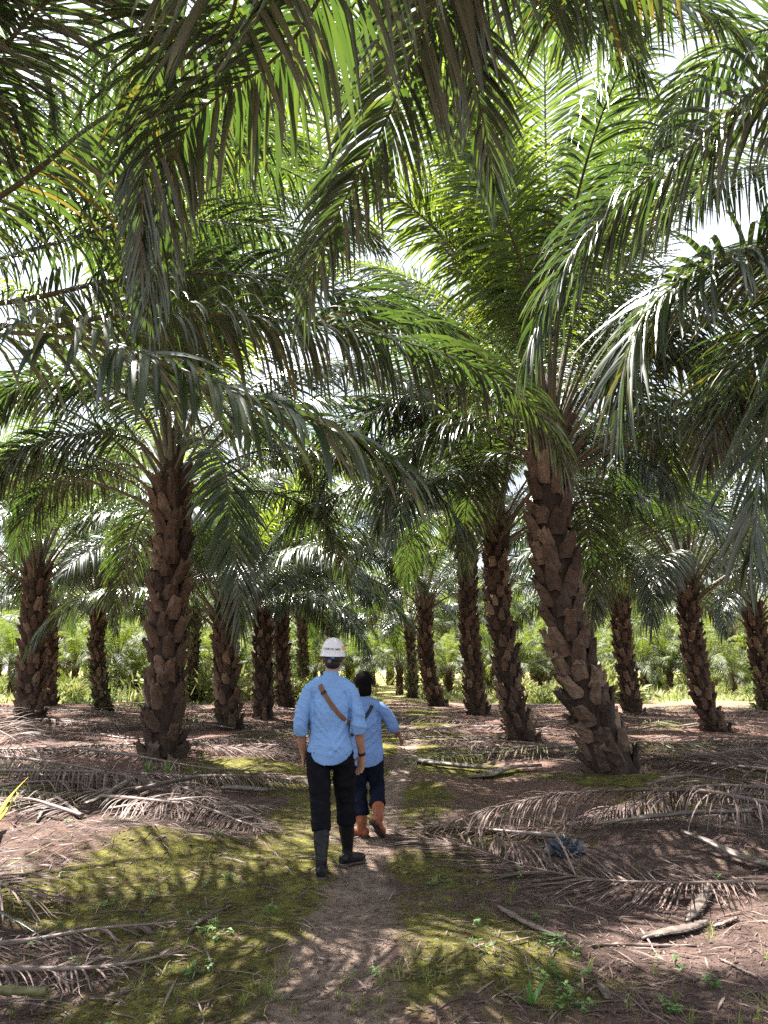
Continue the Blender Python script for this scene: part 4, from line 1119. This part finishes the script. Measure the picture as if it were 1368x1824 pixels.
# ------------------------------------------------------------------ the two men
def fuse(name, shapes, voxel, it=2, fac=.5):
    """closed shapes joined into one continuous skin"""
    mb = MB()
    for s in shapes: mb.add(*s)
    me = mb.mesh(name + '_tmp', M['skin'])
    o = bpy.data.objects.new('tmp', me); COL.objects.link(o)
    r = o.modifiers.new('r', 'REMESH'); r.mode = 'VOXEL'; r.voxel_size = voxel
    if it:
        s = o.modifiers.new('s', 'SMOOTH'); s.iterations = it; s.factor = fac
    dg = bpy.context.evaluated_depsgraph_get()
    out = bpy.data.meshes.new_from_object(o.evaluated_get(dg))
    out.name = name
    bpy.data.objects.remove(o); bpy.data.meshes.remove(me)
    out.materials.clear()
    if 'tint' in out.attributes: out.attributes.remove(out.attributes['tint'])
    out.polygons.foreach_set('use_smooth', np.full(len(out.polygons), True))
    return out

def getv(me):
    a = np.zeros(len(me.vertices) * 3, np.float32); me.vertices.foreach_get('co', a); return a.reshape(-1, 3).astype(float)
def getn(me):
    a = np.zeros(len(me.vertices) * 3, np.float32); me.vertices.foreach_get('normal', a); return a.reshape(-1, 3).astype(float)
def setv(me, V):
    me.vertices.foreach_set('co', V.astype(np.float32).ravel()); me.update()

def limb(pts, ra, rb=None, k=14, s0=(1, 0, 0), n=20):
    C, _ = resample(np.array(pts, float), n)
    u = np.linspace(0, 1, n); x = np.linspace(0, 1, len(ra))
    return tube(C, np.interp(u, x, ra), np.interp(u, x, rb if rb is not None else ra), k, np.array(s0, float))

def hand(wr, d, nrm, thumb, s=1.0, curl=.5):
    """palm and five fingers; d = towards the fingertips, nrm = out of the palm, thumb = side the thumb is on"""
    d = norm(np.array(d, float)); nrm = np.array(nrm, float); nrm = norm(nrm - d * nrm.dot(d)); th = norm(np.cross(d, nrm))
    if th.dot(np.array(thumb, float)) < 0: th = -th
    wr = np.array(wr, float)
    out = [limb([wr - d * .03 * s, wr + d * .02 * s, wr + d * .06 * s, wr + d * .095 * s], [.026 * s, .034 * s, .041 * s, .040 * s], [.020 * s, .017 * s, .015 * s, .012 * s], s0=th)]
    for k, (off, L) in enumerate([(.031, .070), (.010, .078), (-.011, .072), (-.031, .056)]):
        p = wr + d * (.088 - abs(off) * .12) * s + th * off * s
        pts = [p - d * .012 * s, p]
        a = .25 * curl + .08 * k
        for f in (.42, .33, .25):
            dd = d * math.cos(a) + nrm * math.sin(a) + th * off * .8
            pts.append(pts[-1] + dd * L * f * s); a += .75 * curl
        out.append(limb(pts, [.0092 * s, .009 * s, .0085 * s, .0082 * s, .0065 * s], k=8, s0=th, n=12))
    p = wr + d * .018 * s + th * .022 * s
    t1 = norm(th * .8 + d * .55 + nrm * .45)
    out.append(limb([p, p + t1 * .032 * s, p + t1 * .054 * s + d * .012 * s, p + t1 * .060 * s + d * .036 * s], [.014 * s, .0115 * s, .0095 * s, .007 * s], k=8, n=12))
    return out

def head(c, s=1.0, turn=0.0):
    """skull, jaw, face with eyes' hollows, nose, lips and ears; faces +y"""
    c = np.array(c, float); o = []
    cz, sz = math.cos(turn), math.sin(turn)
    A = np.array([[cz, -sz, 0], [sz, cz, 0], [0, 0, 1]])
    def e(off, r): o.append(ellipsoid(c + A @ (np.array(off) * s), np.array(r) * s, A))
    e((0, -.008, .03), (.077, .098, .092)); e((0, .020, -.045), (.062, .072, .075)); e((0, .055, -.088), (.030, .026, .022))
    e((0, .098, -.022), (.013, .020, .026)); e((0, .085, -.062), (.024, .010, .007)); e((0, .083, -.074), (.021, .010, .007))
    e((.030, .082, .012), (.020, .010, .006)); e((-.030, .082, .012), (.020, .010, .006))
    e((.030, .076, -.004), (.013, .011, .011)); e((-.030, .076, -.004), (.013, .011, .011))
    e((.080, -.008, -.012), (.010, .020, .033)); e((-.080, -.008, -.012), (.010, .020, .033))
    e((.087, -.014, .004), (.008, .016, .016)); e((-.087, -.014, .004), (.008, .016, .016))
    return o

def foot(ank, yaw, pitch, s=1.0, w=.046, h=.04):
    """boot foot from the ankle: yaw 0 points ahead, pitch > 0 lifts the heel"""
    ank = np.array(ank, float)
    f = np.array([math.sin(yaw) * math.cos(pitch), math.cos(yaw) * math.cos(pitch), -math.sin(pitch)])
    sd = np.array([math.cos(yaw), -math.sin(yaw), 0]); up = np.cross(sd, f)
    z0 = -up * .055 * s
    pts = [ank - f * .075 * s + z0, ank - f * .03 * s + z0, ank + f * .05 * s + z0, ank + f * .13 * s + z0 - up * .006, ank + f * .19 * s + z0 - up * .012]
    shoe = limb(pts, [.030 * s, .043 * s, .044 * s, .053 * s, .030 * s], [.034 * s, .052 * s, .046 * s, .036 * s, .022 * s], s0=sd)
    sole_pts = [p - up * .040 * s for p in pts]
    sole = limb([sole_pts[0] - f * .008] + sole_pts[1:4] + [sole_pts[4] + f * .01 + up * .012], [.034 * s, .047 * s, .044 * s, .056 * s, .034 * s], [.013 * s] * 5, s0=sd)
    heel = limb([ank - f * .082 * s - up * .112 * s, ank - f * .03 * s - up * .112 * s], [.040 * s, .041 * s], [.012 * s, .012 * s], s0=sd)
    return shoe, [sole, heel]

def wrinkle(me, amp, seed, axis_=(1.0, 0.0, .9), sc=9.0):
    """cloth folds: ridged noise stretched along a slant, pushed along the normals"""
    V = getv(me); N = getn(me)
    p = V[:, 2] * axis_[2] + V[:, 0] * axis_[0] * .6 + .3 * vnoise(V[:, 0] * 4, V[:, 2] * 4, seed)
    q = V[:, 0] * .8 - V[:, 2] * .35 + V[:, 1] * .9
    f1 = 1 - np.abs(vnoise(p * sc, q * sc * .35, seed + 1)) * 4
    f2 = vnoise(q * sc * 1.1 + 9, p * sc * .5, seed + 2) * 2
    f3 = 1 - np.abs(vnoise(V[:, 0] * 26 + V[:, 2] * 12, V[:, 1] * 20 + V[:, 2] * 30, seed + 3)) * 4
    setv(me, V + N * (amp * (f1 * .7 + f2 * .6 + f3 * .22))[:, None])

def folds(me, segs, ysgn=-1):
    """single long cloth folds: (x0, z0, x1, z1, half width, height), on the back"""
    V = getv(me); N = getn(me); d = np.zeros(len(V))
    for x0, z0, x1, z1, w, a in segs:
        ax, az = x1 - x0, z1 - z0; L2 = ax * ax + az * az
        t = np.clip(((V[:, 0] - x0) * ax + (V[:, 2] - z0) * az) / L2, 0, 1)
        bow = .012 * np.sin(t * 3.1)
        dd = np.hypot(V[:, 0] - x0 - ax * t - bow, V[:, 2] - z0 - az * t)
        d += a * np.exp(-(dd / w) ** 2) * np.sin(np.clip(t * .9 + .05, 0, 1) * np.pi) ** .5 * (N[:, 1] * ysgn > -.2)
    setv(me, V + N * d[:, None])

def ribbon(name, pts, width, thick, nrm, mat_, parent):
    """a flat band along pts with its face turned along nrm"""
    pts = np.asarray(pts, float); T = norm(np.gradient(pts, axis=0)); N = norm(np.asarray(nrm, float)); B = norm(np.cross(T, N))
    w = width / 2; rows = []
    for i in range(len(pts)):
        for a, b_ in ((-1, 0), (-.8, 1), (.8, 1), (1, 0), (.8, -.6), (-.8, -.6)):
            rows.append(pts[i] + B[i] * w * a + N[i] * thick * b_)
    n = len(pts); i = np.arange(n - 1)[:, None] * 6; j = np.arange(6)[None]; j2 = (j + 1) % 6
    Q = np.stack([i + j, i + j2, i + 6 + j2, i + 6 + j], -1).reshape(-1, 4)
    mb = MB(); mb.add(np.array(rows), Q)
    return mb.build(name, M[mat_], parent)

def strap_on(shirt, root, name, line, width, mat_, off=.010):
    """lay a strap over the back, the shoulder and down the chest: line = (x, z) points on the back, first at the shoulder"""
    V = getv(shirt); polys = [tuple(p.vertices) for p in shirt.polygons]
    bv = BVHTree.FromPolygons([tuple(v) for v in V], polys)
    def cast(x, z, sgn):
        h = bv.ray_cast(Vector((x, sgn * 1.0, z)), Vector((0, -sgn, 0)))
        return h
    back = []; nb = []; front = []; nf = []
    C, _ = resample(np.array([[a, 0, b_] for a, b_ in line]), 26)
    for x, _y, z in C:
        h = cast(x, z, -1)
        if h[0] is not None:
            back.append(np.array(h[0]) + np.array(h[1]) * off); nb.append(np.array(h[1]))
        h = cast(x, z, 1)
        if h[0] is not None:
            front.append(np.array(h[0]) + np.array(h[1]) * off); nf.append(np.array(h[1]))
    pts = np.array(front[::-1] + back); nr = np.array(nf[::-1] + nb)
    k = np.ones(5) / 5
    for _ in range(2):
        for c in range(3):
            pts[2:-2, c] = np.convolve(pts[:, c], k, 'valid'); nr[2:-2, c] = np.convolve(nr[:, c], k, 'valid')
    pts, nr = np.vstack([pts]), nr
    o = ribbon(name, pts, width, .003, nr, mat_, root)
    nfr = len(front)
    return o, np.array(back), np.array(nb)

def man(label, origin, J, s, skin, shirt_m, trouser_m, boot_m, sole_m, boot_top, hem, seed, cuffl, cuffr, hand_l, hand_r, foot_l, foot_r, folds_=(), pfolds=(), head_turn=0.0, rough_legs=False):
    """J holds the joints in metres from the point between the feet: x right, y ahead, z up"""
    root = empty('person', origin)
    tag(root, label, 'person', 'men walking along the path')
    j = {k: np.array(v, float) for k, v in J.items()}
    # --- body
    bod = head(j['head'], s, head_turn)
    bod.append(limb([j['neck'] - [0, .005, .06], j['neck'], j['head'] - [0, .012, .05]], [.070 * s, .056 * s, .056 * s], s0=(1, 0, 0)))
    pel = (j['hipL'] + j['hipR']) / 2
    bod.append(limb([pel - [0, 0, .06], pel + [0, 0, .06], (pel + j['neck']) / 2 + [0, .01, 0], j['neck'] - [0, .01, .13 * s], j['neck'] - [0, 0, .05 * s]],
                    [.12 * s, .135 * s, .12 * s, .135 * s, .05 * s], [.085 * s, .09 * s, .08 * s, .08 * s, .05 * s]))
    for sd, cf in (('L', cuffl), ('R', cuffr)):
        sh, el, wr = j['sh' + sd], j['el' + sd], j['wr' + sd]
        bod.append(limb([sh, (sh * .6 + el * .4), el, el * .55 + wr * .45, wr], [.046 * s, .044 * s, .038 * s, .038 * s, .027 * s], [.046 * s, .042 * s, .036 * s, .034 * s, .021 * s]))
        hp, kn, an = j['hip' + sd], j['kn' + sd], j['an' + sd]
        bod.append(limb([hp, hp * .5 + kn * .5, kn, kn * .6 + an * .4, an, an - [0, 0, .05]], [.085 * s, .072 * s, .052 * s, .054 * s, .036 * s, .034 * s]))
    bod += hand(j['wrL'], *hand_l, s=s) + hand(j['wrR'], *hand_r, s=s)
    me = fuse('body', bod, .0052, 2)
    me.materials.append(M[skin]); body = link('body', me, root)
    # --- shirt
    nk = j['neck']
    def ring_path(zs): return [pel * (1 - t) + nk * t for t in zs]
    tw = [.176, .176, .166, .160, .168, .178, .178, .150, .092, .064]; td = [.140, .146, .130, .122, .130, .134, .118, .096, .076, .064]
    n = len(tw)
    zz = np.concatenate([np.linspace(hem, nk[2] - .17 * s, n - 4), nk[2] + np.array([-.115, -.070, -.030, .010]) * s])
    pts = []
    for z in zz:
        t = np.clip((z - pel[2]) / (nk[2] - pel[2]), 0, 1)
        q = pel + (nk - pel) * t; pts.append(np.array([q[0], q[1] - .008, z]))
    xs = np.array([p[2] for p in pts])
    sh = [limb(pts, [x * s for x in tw], [x * s for x in td], k=28, n=44)]
    for sd, cf in (('L', cuffl), ('R', cuffr)):
        a, e, w = j['sh' + sd], j['el' + sd], j['wr' + sd]
        end = e + (w - e) * cf
        sg = math.copysign(1, a[0] - nk[0])
        inn = a + np.array([-sg * .09, 0, .030 * s]); a2 = a + np.array([-sg * .022, 0, -.012 * s])
        sh.append(limb([nk + [sg * .02, 0, -.035 * s], nk * .5 + a * .5 + [0, 0, -.010 * s], a2 + [0, 0, -.004]], [.050 * s, .060 * s, .060 * s], [.056 * s, .066 * s, .066 * s]))
        sh.append(limb([inn - [0, 0, .04], a2, a * .5 + e * .5, e, end], [.064 * s, .066 * s, .062 * s, .058 * s, .058 * s], [.074 * s, .074 * s, .066 * s, .060 * s, .058 * s], n=24))
        ud = norm(end - e) if cf > .05 else norm(e - a)
        sh.append(limb([end - ud * .055, end - ud * .03, end], [.054 * s, .060 * s, .060 * s], [.056 * s, .062 * s, .062 * s], n=8))
    me = fuse('shirt', sh, .0062, 4)
    V = getv(me)
    lo = V[:, 2] < hem + .05
    back = np.clip(-(V[:, 1] - pel[1]) / .12, -1, 1)
    side = np.clip(np.abs(V[:, 0] - pel[0]) / (.19 * s), 0, 1)
    arm = np.abs(V[:, 0] - pel[0]) > .225 * s
    V[:, 2] -= np.where(lo & ~arm, (.060 * (1 - side ** 2.2) - .025 * side ** 3) * np.clip((hem + .05 - V[:, 2]) / .05, 0, 1), 0)
    setv(me, V)
    bm = bmesh.new(); bm.from_mesh(me); bm.normal_update()      # open the hem
    bmesh.ops.delete(bm, geom=[f for f in bm.faces if f.normal.z < -.55 and f.calc_center_median().z < hem + .02 and abs(f.calc_center_median().x - pel[0]) < .21 * s], context='FACES')
    bm.to_mesh(me); bm.free()
    wrinkle(me, .0120, seed)
    folds(me, folds_)
    me.materials.append(M[shirt_m]); shirt = link('shirt', me, root)
    col = limb([nk + [0, -.004, -.02], nk + [0, -.002, .012], nk + [0, 0, .046 * s]], [.078 * s, .068 * s, .063 * s], [.076 * s, .068 * s, .064 * s], k=24, n=8)
    me2 = MB().add(*col).mesh('collar', M[shirt_m]); link('collar', me2, shirt)
    # --- trousers
    tr = [limb([pel + [0, 0, .16 * s], pel + [0, 0, .06], pel - [0, 0, .08 * s]], [.160 * s, .172 * s, .165 * s], [.112 * s, .122 * s, .122 * s], k=24)]
    for sd in 'LR':
        hp, kn, an = j['hip' + sd], j['kn' + sd], j['an' + sd]
        bt = kn + (an - kn) * boot_top['LR'.index(sd)]
        tr.append(limb([hp + [0, 0, .02], hp * .5 + kn * .5, kn, bt], [.098 * s, .090 * s, .074 * s, .072 * s], [.108 * s, .094 * s, .076 * s, .074 * s], n=26))
        if rough_legs:
            tr.append(limb([bt + (kn - bt) * .25, bt, bt + (an - bt) * .05], [.076 * s, .084 * s, .076 * s], n=8))
    me = fuse('trousers', tr, .008, 3)
    wrinkle(me, .0115, seed + 9, (.5, 0, 1.2), 11)
    folds(me, pfolds)
    me.materials.append(M[trouser_m]); link('trousers', me, root)
    # --- boots
    for sd, (yaw, pit) in (('L', foot_l), ('R', foot_r)):
        kn, an = j['kn' + sd], j['an' + sd]
        bt = kn + (an - kn) * (boot_top['LR'.index(sd)] - .06)
        shoe, sole = foot(an, yaw, pit, s)
        leg = limb([bt, bt * .5 + an * .5, an + [0, 0, .03], an - [0, 0, .05]], [.066 * s, .062 * s, .047 * s, .042 * s], [.068 * s, .066 * s, .052 * s, .05 * s])
        me = fuse('boot', [shoe, leg], .0065, 3)
        wrinkle(me, .0025, seed + 20, (.3, 0, 1.6), 16)
        me.materials.append(M[boot_m]); b_ = link('boot', me, root)
        me = fuse('sole', sole, .006, 1)
        me.materials.append(M[sole_m]); link('sole', me, b_)
    return root, shirt, body, j

# --- the man with the hard hat
o1 = G(590, 1555)
J1 = dict(head=(-.010, .03, 1.655), neck=(-.022, 0, 1.505), shL=(-.198, 0, 1.410), shR=(.158, 0, 1.410), elL=(-.262, -.04, 1.135), elR=(.205, -.05, 1.135), wrL=(-.245, .07, .885), wrR=(.235, .06, .875),
          hipL=(-.115, 0, .90), hipR=(.07, .02, .90), knL=(-.085, -.02, .49), knR=(.098, .18, .50), anL=(-.068, -.14, .100), anR=(.115, .25, .105))
P1, S1, B1, j1 = man('taller man walking away in a white hard hat, light blue shirt and black rubber boots', o1, J1, 1.0, 'skin', 'shirt', 'trouser', 'rubber', 'mud', (.42, .42), .885, 5, .28, .22,
    ((.02, .25, -1), (.9, .1, .1), (.2, 1, 0)), ((-.12, .15, -1), (-.6, -.75, .1), (-.5, .8, 0)), (-.05, .05), (.75, .0),
    folds_=[(-.175, 1.40, -.150, 1.12, .010, -.016), (.140, 1.40, .122, 1.12, .010, -.016), (-.16, 1.33, -.02, 1.12, .014, .010), (-.15, 1.26, .0, 1.02, .014, .011), (-.15, 1.16, .03, .95, .013, .011), (-.14, 1.05, .06, .92, .012, .010),
            (.12, 1.30, .03, 1.36, .012, .008), (.12, 1.20, .02, 1.00, .014, .010), (.11, 1.05, -.02, .90, .013, .010), (-.13, .98, .08, .965, .011, .009), (-.12, .92, .0, .90, .011, .009), (-.10, 1.42, .06, 1.415, .010, -.007),
            (-.28, 1.30, -.20, 1.22, .010, .009), (-.29, 1.20, -.21, 1.15, .010, .009), (-.27, 1.14, -.22, 1.09, .009, .008), (.16, 1.28, .25, 1.20, .010, .009), (.17, 1.18, .25, 1.14, .009, .009), (.0, 1.42, -.03, 1.0, .02, -.006)],
    pfolds=[(-.19, .80, -.06, .70, .012, .010), (.15, .80, .02, .70, .012, .010), (-.16, .62, -.05, .56, .010, .009), (-.17, .54, -.04, .52, .010, .011), (-.16, .46, -.05, .47, .010, .010), (-.16, .39, -.04, .41, .010, .011), (.18, .60, .05, .55, .010, .009), (.18, .50, .06, .52, .010, .011), (.17, .43, .05, .41, .010, .010), (-.02, .82, -.02, .70, .008, -.012)])
# hair at the back of the head, below the hat
hc = np.array(J1['head'])
me = fuse('hair', [ellipsoid(hc + [0, -.016, .030], (.083, .100, .098)), ellipsoid(hc + [0, -.050, -.035], (.066, .058, .055))], .006, 2)
me.materials.append(M['hair']); link('hair', me, P1)
# hard hat
hat = empty('hard_hat', tuple(hc + [0, -.010, .046])); hat.parent = P1
hat.rotation_euler = (R(3), R(1.5), 0)
A_, B_, H_ = .100, .124, .128
def dome(az, el, off=0.0):
    a = np.radians(az); e = np.radians(el)
    rid = 1 + .035 * np.exp(-((np.sin(a)) / .17) ** 2) * smooth(15, 55, np.asarray(el, float)) + .014 * np.exp(-((np.abs(np.sin(a)) - .46) / .10) ** 2) * smooth(12, 40, np.asarray(el, float))
    ce = np.cos(e) ** .82
    return np.stack([(A_ * rid + off) * ce * np.sin(a), -(B_ * rid + off) * ce * np.cos(a), (H_ * rid + off) * np.sin(e)], -1)
az = np.linspace(0, 360, 72, endpoint=False); el = np.linspace(0, 90, 24)
AZ, EL = np.meshgrid(az, el)
V = dome(AZ, EL)
rows = [V.reshape(-1, 3)]
brim = []
for k, (ex, dz) in enumerate([(.000, .006), (.005, -.006), (.008, -.018), (.010, -.022), (.008, -.026), (.004, -.022), (-.006, -.016)]):
    pk = 1 + .9 * np.exp(-((az - 180) / 38) ** 2)
    a = np.radians(az)
    brim.append(np.stack([(A_ + ex) * np.sin(a), -(B_ + ex * pk) * np.cos(a), np.full(72, dz)], -1))
mb = MB()
i = np.arange(23)[:, None] * 72; j_ = np.arange(72)[None]; j2 = (j_ + 1) % 72
mb.add(rows[0], np.stack([i + j_, i + j2, i + 72 + j2, i + 72 + j_], -1).reshape(-1, 4))
i = np.arange(6)[:, None] * 72
mb.add(np.concatenate(brim), np.stack([i + j_, i + 72 + j_, i + 72 + j2, i + j2], -1).reshape(-1, 4))
mb.build('shell', M['helmet'], hat)
# lettering on the back of the hat, following its curve
fc = bpy.data.curves.new('lettering', 'FONT'); fc.body = 'PT. ADHIR UTRA TAMPUS'; fc.align_x = 'CENTER'; fc.size = 1.0; fc.space_character = 1.05; fc.offset = .018
fo = bpy.data.objects.new('tmp', fc); COL.objects.link(fo)
dg = bpy.context.evaluated_depsgraph_get()
tm = bpy.data.meshes.new_from_object(fo.evaluated_get(dg)); bpy.data.objects.remove(fo)
tv = getv(tm)
wdt = tv[:, 0].max() - tv[:, 0].min()
az_t = tv[:, 0] / wdt * 92 - 4; el_t = 13.5 + (tv[:, 1] - .1) / .7 * 7.5 - az_t * .02
setv(tm, dome(az_t, el_t, .0016)); tm.name = 'lettering'; tm.materials.clear(); tm.materials.append(M['ink'])
link('lettering', tm, hat)
def sticker(a0, a1, e0, e1):
    a, e = np.meshgrid(np.linspace(a0, a1, 8), np.linspace(e0, e1, 5)); v = dome(a, e, .0015).reshape(-1, 3)
    ii = (np.arange(4)[:, None] * 8 + np.arange(7)[None]).ravel()
    mb = MB(); mb.add(v, np.stack([ii, ii + 1, ii + 9, ii + 8], 1)); return mb.build('sticker', M['orange_mark'], hat)
sticker(54, 78, 13, 27); sticker(-96, -74, 13, 27)
mb = MB(); V, Q, T = limb([hc + [-.090, -.055, .006], hc + [-.058, -.105, -.002], hc + [0, -.125, -.004], hc + [.058, -.105, -.002], hc + [.090, -.055, .006]], [.003] * 5, [.011] * 5, s0=(0, 1, 0)); mb.add(V, Q, T)
mb.build('head_band', M['ink'], P1)
for nm, off, m_ in (('blue_knob', (.006, -.128, .012), 'blue_knob'), ('grey_knob', (-.020, -.122, -.022), 'grey_knob')):
    V, Q, T = ellipsoid(hc + np.array(off), (.017, .010, .017)); MB().add(V, Q, T).build(nm, M[m_], P1)
# bag strap with its buckle
st, bk, nb = strap_on(S1.data, P1, 'bag_strap', [(-.125, 1.480), (-.10, 1.43), (-.03, 1.32), (.05, 1.22), (.135, 1.135)], .036, 'strap')
i0 = 6
V, Q, T = limb([bk[i0] + nb[i0] * .003, bk[i0 + 1] + nb[i0 + 1] * .003], [.024, .024], [.005, .005], s0=np.cross(nb[i0], norm(bk[i0 + 1] - bk[i0])))
MB().add(V, Q, T).build('buckle', M['ink'], st)
# wrist watch
w_, e_ = j1['wrR'], j1['elR']; dv = norm(e_ - w_)
V, Q, T = limb([w_ + dv * .012, w_ + dv * .034], [.032, .033], [.028, .029], k=16, n=6); MB().add(V, Q, T).build('wrist_watch', M['ink'], P1)

# --- the man with the black cap
o2 = G(655, 1492)
J2 = dict(head=(-.05, .03, 1.43), neck=(-.045, 0, 1.295), shL=(-.205, .02, 1.215), shR=(.125, 0, 1.215), elL=(-.27, .03, .98), elR=(.245, .02, 1.035), wrL=(-.24, .17, .82), wrR=(.300, .16, .935),
          hipL=(-.10, 0, .76), hipR=(.055, 0, .76), knL=(-.085, .10, .43), knR=(.085, .10, .44), anL=(-.055, .0, .105), anR=(.105, -.16, .215))
P2, S2, B2, j2_ = man('shorter man ahead in a black cap, blue shirt and orange boots', o2, J2, .92, 'skin_dark', 'shirt_dim', 'jean', 'orange_boot', 'sole', (.72, .58), .715, 15, .30, .22,
    ((.1, .3, -1), (.9, .1, 0), (.2, 1, 0)), ((.35, .6, -.65), (-.5, .2, -.8), (-.8, .5, 0)), (-1.0, .0), (.55, .75), rough_legs=True,
    folds_=[(.105, 1.20, .090, .98, .010, -.014), (-.14, 1.165, .10, 1.165, .008, -.007), (.09, 1.10, -.05, 1.00, .013, .011), (.09, 1.02, -.06, .90, .013, .011), (.09, .94, -.05, .82, .012, .010), (.02, 1.14, -.06, .95, .013, .009), (.08, .86, -.02, .78, .011, .009), (.15, 1.18, .22, 1.08, .010, .009), (.19, 1.15, .25, 1.06, .009, .008)],
    pfolds=[(.14, .68, .0, .58, .011, .009), (.14, .50, .03, .47, .010, .010), (.15, .42, .03, .41, .010, .010), (-.15, .50, -.04, .46, .010, .010), (-.14, .40, -.03, .37, .010, .010), (-.14, .32, -.03, .30, .010, .010)])
hc = np.array(J2['head'])
me = fuse('cap', [ellipsoid(hc + [0, -.010, .040], (.092, .108, .100)), ellipsoid(hc + [0, -.035, -.050], (.088, .088, .085)), limb([hc + [0, .02, .02], hc + [0, .06, .035], hc + [0, .165, .02]], [.08, .09, .05], [.02, .02, .006])], .008, 3)
me.materials.append(M['cap']); cap = link('cap', me, P2)
st, bk, nb = strap_on(S2.data, P2, 'bag_strap', [(.050, 1.262), (.03, 1.21), (-.03, 1.12), (-.10, 1.03), (-.16, .95)], .034, 'black_strap')

P1.scale = (.975,) * 3
P2.scale = (.98,) * 3
